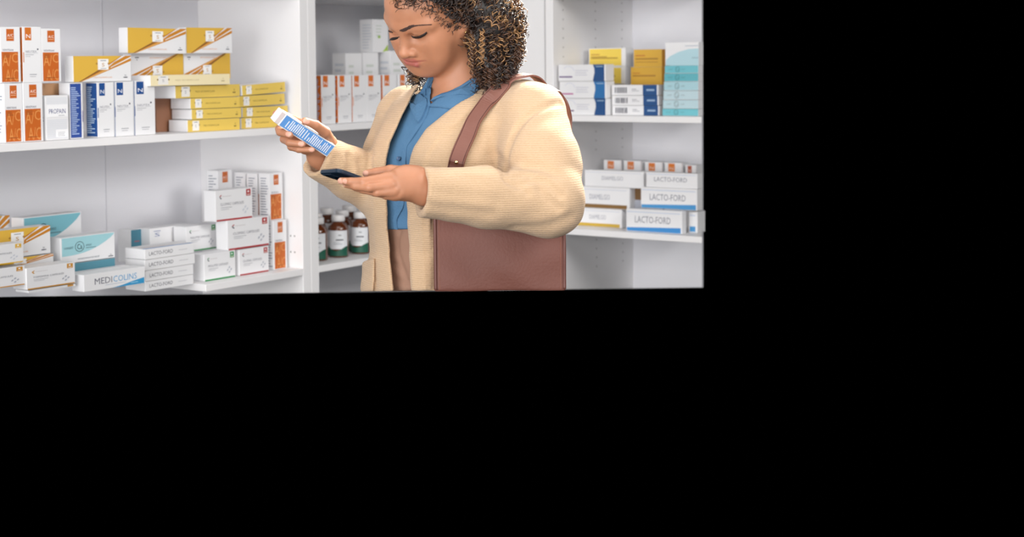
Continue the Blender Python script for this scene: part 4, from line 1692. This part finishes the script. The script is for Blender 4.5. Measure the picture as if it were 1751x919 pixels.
# ------------------------------------------------------------------ handbag
M_LEA = mat('brown_leather', (112, 70, 60), 0.58, bump=0.2, bscale=180.0, var=0.10, spec=0.35, vscale=9)
M_LEAD = mat('brown_leather_edge', (104, 62, 54), 0.5, bump=0.1, bscale=180.0)
M_STRAP = mat('brown_strap_leather', (118, 74, 62), 0.5, bump=0.15, bscale=180.0, var=0.08)
M_THR = mat('tan_thread', (170, 110, 84), 0.7)
M_THRD = mat('dark_thread', (74, 36, 28), 0.7)
M_BRASS = mat('brass', (230, 200, 150), 0.25, metal=1.0)
bg = solid('handbag', [(bag, B_O - np.array([.02, .05, .01]), B_O + np.array([BW + .03, .13, BH + .02]), .0035)], M_LEA, None, it=1)
tag(bg, 'brown leather shoulder bag hanging at the woman\'s hip under her forearm', 'bag')
# piped seams with stitches
for xe, nm in ((.004, 'seam'), (BW - .004, 'seam')):
    mb = MB()
    zz = np.linspace(.004, BH - .004, 40)
    pts = []
    for z in zz:
        b0 = B_O + bx * xe + np.array([0, 0, z])
        t = 0.0
        q = b0 + by * -.04
        for _ in range(60):
            q = q + by * bag(q[None])[0] * .7
        pts.append(q)
    mb.tube(pts, .0032, M_LEAD, 8)
    sgn = 1 if xe < .1 else -1
    for i in range(0, 39):
        a = np.array(pts[i]) + bx * sgn * .008
        b = np.array(pts[i + 1]) + bx * sgn * .008
        for f in (0.0, .5):
            s0 = a + (b - a) * (f + .08)
            s1 = a + (b - a) * (f + .36)
            cl = []
            for q in (s0, s1):
                q = q - by * .02
                for _ in range(25):
                    q = q + by * bag(q[None])[0] * .8
                cl.append(q - by * .0003)
            mb.tube(cl, .0005, M_THR, 5)
    mb.build(nm, bg)

# strap: rises over the chest to the shoulder and drops behind it
def cov(p):
    return cardigan(p)


front = [(779.5, 284), (783, 274), (793.7, 247), (805, 223), (817.7, 201), (832, 182), (847, 165), (861, 151.5), (874.8, 142.5)]
fp0 = list(trace(cov, front))
fp = [pp(770, 312, fp0[0][1] + .004)] + fp0 + [pp(888, 139, 3.325), pp(904, 134, 3.345), pp(924, 136, 3.370), pp(944, 149, 3.395), pp(958, 164, 3.410), pp(968, 182, 3.415), pp(974, 220, 3.42), pp(970, 290, 3.36), pp(962, 345, 3.26)]
N_ = 110
cp = spline(fp, N_)
n_over = int(N_ * 13 / 18)
n_lo = 8
for _ in range(12):
    g = grad(cov, cp[n_lo:n_over])
    dd = cov(cp[n_lo:n_over])
    cp[n_lo:n_over] -= g * (np.clip(dd - .0090, -.01, .004) * .6)[:, None]
for _ in range(3):
    cp[1:-1] = cp[1:-1] * .5 + (cp[:-2] + cp[2:]) * .25
cn = grad(cov, cp)
cn[:n_lo + 2] = grad(torso, cp[:n_lo + 2])
out_n = np.array([.85, .15, .35])
for i in range(n_over - 8, N_):
    w = min(1, (i - n_over + 8) / 14)
    cn[i] = cn[i] * (1 - w) + out_n / np.linalg.norm(out_n) * w
for _ in range(8):
    cn[1:-1] = cn[1:-1] * .5 + (cn[:-2] + cn[2:]) * .25
hwid = np.interp(np.linspace(0, 1, N_), [0, .06, .45, .60, 1], [.0155, .0170, .0170, .0150, .0145])
mb = MB()
ribbon(cp, cn, hwid, .0035, mb, M_STRAP)
strap = mb.build('strap', bg)
for sg in (-1, 1):
    mb = MB()
    for i in range(2, 62):
        t = cp[i + 1] - cp[i - 1]
        t /= np.linalg.norm(t)
        nn = cn[i] - t * (cn[i] @ t)
        nn /= np.linalg.norm(nn)
        s = np.cross(t, nn)
        for f in (0, .5):
            c = cp[i] + (cp[i + 1] - cp[i]) * f + s * sg * (hwid[i] - .0035) + nn * .0037
            mb.tube([c - t * .0013, c + t * .0013], .00065, M_THRD, 5)
    mb.build('stitching', strap)
ri = int(np.argmin(np.abs(proj(cp[:40])[:, 1] - 277.5)))
c = cp[ri] + 0
t = cp[ri + 1] - cp[ri - 1] if ri > 0 else cp[1] - cp[0]
t /= np.linalg.norm(t)
nn = cn[ri] - t * (cn[ri] @ t)
nn /= np.linalg.norm(nn)
k = MB()
k.lathe([(0, .0030), (.0025, .0026), (.0042, .0012), (.0044, 0), (0, 0)], M_BRASS, 18)
q = Vector(nn).to_track_quat('Z', 'Y').to_matrix().to_4x4()
q.translation = Vector(c + nn * .0035)
o = MB()
o.add([q @ Vector(v) for v in k.v], k.f, M_BRASS, True)
o.build('rivet', strap)
# ------------------------------------------------------------------ phone in her near hand
ph_A, ph_B, ph_C = pp(543, 290.5, 3.130), pp(580, 288.5, 3.072), pp(672, 322, 3.142)
ex = ph_C - ph_B
ex /= np.linalg.norm(ex)
ey = ph_A - ph_B
ey = ey - ex * (ey @ ex)
ey /= np.linalg.norm(ey)
ez = np.cross(ex, ey)
ph_B = ph_B - ez * .003
PM = Matrix(((ex[0], ey[0], ez[0], ph_B[0]), (ex[1], ey[1], ez[1], ph_B[1]), (ex[2], ey[2], ez[2], ph_B[2]), (0, 0, 0, 1)))
M_PH = mat('navy_phone_case', (22, 40, 58), 0.38, var=0.06, coat=0.2)
M_SCR = mat('phone_glass', (12, 14, 18), 0.08, coat=1.0)


def rrect(w, h, r, n=6):
    out = []
    for cx, cy, a0 in ((w - r, h - r, 0), (r, h - r, 90), (r, r, 180), (w - r, r, 270)):
        for k in range(n + 1):
            a = math.radians(a0 + 90 * k / n)
            out.append((cx + r * math.cos(a), cy + r * math.sin(a)))
    return out


PL, PW, PT = .146, .072, .0088
mb = MB()
rings = [(.0030, .0), (.0008, .0008), (0, .0026), (0, PT - .0026), (.0008, PT - .0008), (.0030, PT)]
vs, fs = [], []
for ins, z in rings:
    rr_ = rrect(PL - 2 * ins, PW - 2 * ins, .011 - ins * .6)
    vs += [(x + ins, y + ins, z - PT / 2) for x, y in rr_]
n = len(rr_)
for i in range(len(rings) - 1):
    for k in range(n):
        fs.append((i * n + k, i * n + (k + 1) % n, (i + 1) * n + (k + 1) % n, (i + 1) * n + k))
fs.append(tuple(reversed(range(n))))
fs.append(tuple((len(rings) - 1) * n + k for k in range(n)))
mb.add(vs, fs, M_PH, False)
phone = mb.build('phone')
phone.matrix_world = PM
tag(phone, 'dark blue phone held in the woman\'s near hand', 'phone')
mb = MB()
mb.add([(x + .004, y + .004, PT / 2 + .0002) for x, y in rrect(PL - .008, PW - .008, .008)], [tuple(range(n))], M_SCR)
mb.build('screen', phone)
mb = MB()
mb.box((.006, PW - .036, -PT / 2 - .0016), (.036, PW - .006, -PT / 2 + .0002), M_PH, .0012)
cam_b = mb.build('camera_bump', phone)
mb = MB()
for cx, cy in ((.014, PW - .014), (.028, PW - .028)):
    vs = [(cx + .005 * math.cos(a), cy + .005 * math.sin(a), -PT / 2 - .0019) for a in [-2 * math.pi * k / 18 for k in range(18)]]
    mb.add(vs, [tuple(range(18))], M_SCR)
mb.build('lens', cam_b)

# ------------------------------------------------------------------ the box she reads
HBa, HBb, HBc = np.array([.6376, .607, -.4678]), np.array([.627, -.062, .7757]), np.array([-.4414, .7886, .4199])
HB0 = np.array([-.1496, 3.2536, 1.4260])
LA, LB, LC = .1543, .0300, .0230
LBLUE = (98, 158, 224)
prints = [R('F', .012, .07, .985, .93, LBLUE)]
rr = random.Random(12)
u = .10
while u < .93:
    top_ = .86 - .42 * rr.random() ** 2 if rr.random() > .2 else .86
    if rr.random() < .16:
        u += .014
    prints.append(R('F', u, .17, u + .0165, top_, (244, 247, 252)))
    u += .0345
prints.append(R('F', .035, .1, .038, .9, (120, 170, 226)))
hb = make_box('medicine_box', None, (0, 0, 0), 0, LA, LC, LB, prints, WHITE)
hb.matrix_world = Matrix(((HBa[0], HBc[0], HBb[0], HB0[0]), (HBa[1], HBc[1], HBb[1], HB0[1]), (HBa[2], HBc[2], HBb[2], HB0[2]), (0, 0, 0, 1)))
tag(hb, 'white box with a bright blue printed side held up in the woman\'s far hand', 'box')
mb = MB()
mb.box((-.0125, .0015, .0008), (-.0002, LC - .0015, LB - .0008), C((226, 214, 212)), .0012)
mb.build('end_flap', hb)
# ------------------------------------------------------------------ hair
def hair_vol(p):
    h = hloc(p)
    d = ell(h, (-.030, 0, .062), (.098, .096, .098))
    d = smin(d, rcone(p, pp(842, 52, 3.36), pp(850, 108, 3.36), .058, .040), .03)
    d = smin(d, rcone(p, pp(818, 62, 3.32), pp(836, 122, 3.32), .028, .026), .02)
    d = smin(d, rcone(p, pp(848, 20, 3.38), pp(856, 72, 3.38), .044, .044), .03)
    d = smin(d, rcone(p, pp(790, 15, 3.40), pp(800, 100, 3.48), .07, .05), .03)
    d = smin(d, smax(head(p) - .0045, h[:, 0] * .8 - h[:, 2] * .6 + .006, .006), .01)
    # far side lock by the chin
    d = np.minimum(d, rcone(p, pp(716, 100, 3.47), pp(712, 132, 3.47), .016, .010))
    face = poly_sd(proj(p), FACE) * (p[:, 1] / FPX)
    near = h[:, 1] > -.05
    d = smax(d, -np.where(near & (p[:, 1] < 3.42), face, .05), .006)
    return d


FACE = [(640, -30), (664, -12), (688, -2), (712, 3), (733, 14), (750, 25), (762, 36), (772, 43), (786, 45), (796, 47), (797, 36), (803, 31), (809, 36), (808, 50), (803, 58), (806, 76), (806, 92), (808, 112), (800, 130), (740, 150), (640, 150)]


def hair_mat():
    m = att_mat('curly_hair', 0.38, spec=0.6)
    b = m.node_tree.nodes['Principled BSDF']
    b.inputs['Anisotropic'].default_value = 0.4
    return m


M_HAIR = hair_mat()
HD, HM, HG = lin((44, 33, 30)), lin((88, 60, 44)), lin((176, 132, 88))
hv, hf = nets(hair_vol, H_O - np.array([.20, .20, .24]), H_O + np.array([.26, .30, .20]), .006)
rng = np.random.default_rng(5)
hn = grad(hair_vol, hv)
V, Fc, Cl = [], [], []
nv = 0


def strand(path, r, col, sides=4):
    global nv
    n = len(path)
    t = np.gradient(path, axis=0)
    t /= np.linalg.norm(t, axis=1)[:, None] + 1e-9
    ref = np.array([.31, .52, .79])
    a = np.cross(t, ref)
    a /= np.linalg.norm(a, axis=1)[:, None] + 1e-9
    b = np.cross(t, a)
    rad = r * np.interp(np.linspace(0, 1, n), [0, .1, .8, 1], [.7, 1, 1, .25])
    ang = 2 * np.pi * np.arange(sides) / sides
    ring_ = path[:, None, :] + (a[:, None, :] * np.cos(ang)[None, :, None] + b[:, None, :] * np.sin(ang)[None, :, None]) * rad[:, None, None]
    V.append(ring_.reshape(-1, 3))
    i = np.arange(n - 1)[:, None] * sides
    k = np.arange(sides)[None, :]
    k2 = (k + 1) % sides
    Fc.append((np.stack([i + k, i + k2, i + sides + k2, i + sides + k], -1) + nv).reshape(-1, 4))
    Cl.append(np.tile(np.array(col), (n * sides, 1)))
    nv += n * sides


def coil(root, nrm, length, rad, pitch, down, lift, col, r):
    n = max(10, int(length / pitch * 12))
    s = np.linspace(0, length, n)
    base = np.zeros((n, 3))
    q = root.copy()
    step = length / (n - 1)
    dirv = down - nrm * (down @ nrm)
    dirv = dirv / (np.linalg.norm(dirv) + 1e-9)
    wob = rng.normal(0, 1, 3)
    for i in range(n):
        base[i] = q
        wob = wob * .92 + rng.normal(0, .35, 3)
        dv = dirv + np.array([0, 0, -.04]) * i / n * 8 + wob * .10
        q = q + dv / np.linalg.norm(dv) * step
    ph = rng.uniform(0, 6.28)
    t = dirv
    a = np.cross(t, nrm)
    a /= np.linalg.norm(a) + 1e-9
    th = ph + s / pitch * 2 * np.pi * (1 if rng.random() < .5 else -1)
    rr_ = rad * np.interp(s / length, [0, .12, 1], [.5, 1, 1.05])
    path = base + a * (np.cos(th) * rr_)[:, None] + nrm * (np.sin(th) * rr_ + lift)[:, None]
    strand(path, r, col)


vis = (hv[:, 1] < 3.47) | (hv[:, 0] > .27)
pool = np.where(vis)[0]
pick = rng.choice(pool, 2300, replace=False)
pxy = proj(hv)
fd = poly_sd(pxy, FACE)
for i in pick:
    p, n_ = hv[i], hn[i]
    x, y = pxy[i]
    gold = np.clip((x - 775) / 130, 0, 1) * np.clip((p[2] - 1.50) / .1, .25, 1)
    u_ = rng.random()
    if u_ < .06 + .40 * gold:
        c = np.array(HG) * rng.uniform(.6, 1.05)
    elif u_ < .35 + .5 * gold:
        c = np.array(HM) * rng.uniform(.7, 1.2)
    else:
        c = np.array(HD) * rng.uniform(.7, 1.3)
    low = y > 105
    dn = np.array([rng.normal(0, .35), rng.normal(0, .35), -1.0])
    if y < 40:
        dn = dn + np.array([.9, .3, .2])
    if x < 672 and p[1] < 3.43 and y < 60:
        continue
    if (x - 804) ** 2 + (y - 45) ** 2 < 100 and p[1] < 3.36:
        continue
    edge = abs(fd[i]) < 6 and x < 795
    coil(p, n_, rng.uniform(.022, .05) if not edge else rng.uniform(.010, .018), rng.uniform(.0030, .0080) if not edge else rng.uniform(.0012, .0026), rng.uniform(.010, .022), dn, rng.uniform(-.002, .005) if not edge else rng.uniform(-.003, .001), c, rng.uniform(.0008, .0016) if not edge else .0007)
# single springy locks hanging below and at the edges
for (x, y, Y, L_, c, rd) in [(818, 100, 3.29, .052, HM, .004), (806, 55, 3.28, .10, HM, .0035), (826, 50, 3.28, .085, HG, .004), (845, 118, 3.30, .042, HM, .005), (852, 120, 3.30, .04, HD, .0055), (862, 112, 3.31, .045, HD, .005),
                             (870, 98, 3.32, .04, HD, .006), (838, 118, 3.28, .035, HM, .005), (830, 112, 3.28, .036, HM, .004), (884, 78, 3.34, .03, HM, .0055), (880, 60, 3.34, .03, HG, .005), (812, 78, 3.285, .085, HM, .0035), (874, 108, 3.32, .03, HD, .005), (866, 118, 3.31, .032, HM, .0055),
                             (808, 60, 3.28, .075, HG, .003), (822, 92, 3.28, .05, HD, .004),
                             (710, 108, 3.45, .042, HM, .0045), (703, 112, 3.45, .040, HM, .005), (715, 112, 3.46, .030, HG, .004), (706, 116, 3.455, .036, HD, .0045), (699, 116, 3.455, .030, HM, .005), (711, 118, 3.45, .032, HG, .0045), (718, 118, 3.46, .022, HD, .0045)]:
    for q in range(3):
        p = pp(x + rng.normal(0, 1.5), y + rng.normal(0, 1.5), Y)
        coil(p, np.array([.1, -1, .05]), L_ * rng.uniform(.85, 1.1), rd, .0125, np.array([rng.normal(0, .12), 0, -1.0]), 0, np.array(c) * rng.uniform(.8, 1.15), .0011)
# fine baby hairs along the hairline
for i in range(70):
    t = rng.random()
    hl = np.array([(668, -6), (690, 0), (712, 5), (733, 16), (750, 27), (762, 37), (774, 44), (790, 46)], float)
    k = t * (len(hl) - 1)
    j = min(int(k), len(hl) - 2)
    q = hl[j] + (hl[j + 1] - hl[j]) * (k - j) + rng.normal(0, 1.2, 2) + np.array([1.0, -1.5])
    r0 = trace(head, [q])[0]
    if abs(head(r0[None])[0]) > .002:
        continue
    n_ = grad(head, r0[None])[0]
    coil(r0, n_, rng.uniform(.012, .024), rng.uniform(.001, .0026), .011, np.array([-.6 + rng.normal(0, .5), 0, -.5 + rng.normal(0, .5)]), .0012, np.array(HD) * rng.uniform(.8, 1.4), .00055)
base_v = hv - hn * .004
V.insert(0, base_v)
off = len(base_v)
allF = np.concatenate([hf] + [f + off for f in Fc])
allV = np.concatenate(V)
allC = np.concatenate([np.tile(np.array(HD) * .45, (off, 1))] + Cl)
me = bpy.data.meshes.new('hair')
me.vertices.add(len(allV))
me.vertices.foreach_set('co', allV.astype(np.float32).ravel())
me.loops.add(len(allF) * 4)
me.loops.foreach_set('vertex_index', allF.astype(np.int32).ravel())
me.polygons.add(len(allF))
me.polygons.foreach_set('loop_start', np.arange(len(allF), dtype=np.int32) * 4)
me.polygons.foreach_set('use_smooth', np.ones(len(allF), bool))
me.update(calc_edges=True)
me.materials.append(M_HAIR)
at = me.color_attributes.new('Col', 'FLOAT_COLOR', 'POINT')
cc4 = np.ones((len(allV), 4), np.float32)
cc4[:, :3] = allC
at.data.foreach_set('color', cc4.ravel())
hair = bpy.data.objects.new('hair', me)
COL.objects.link(hair)
hair.parent = person
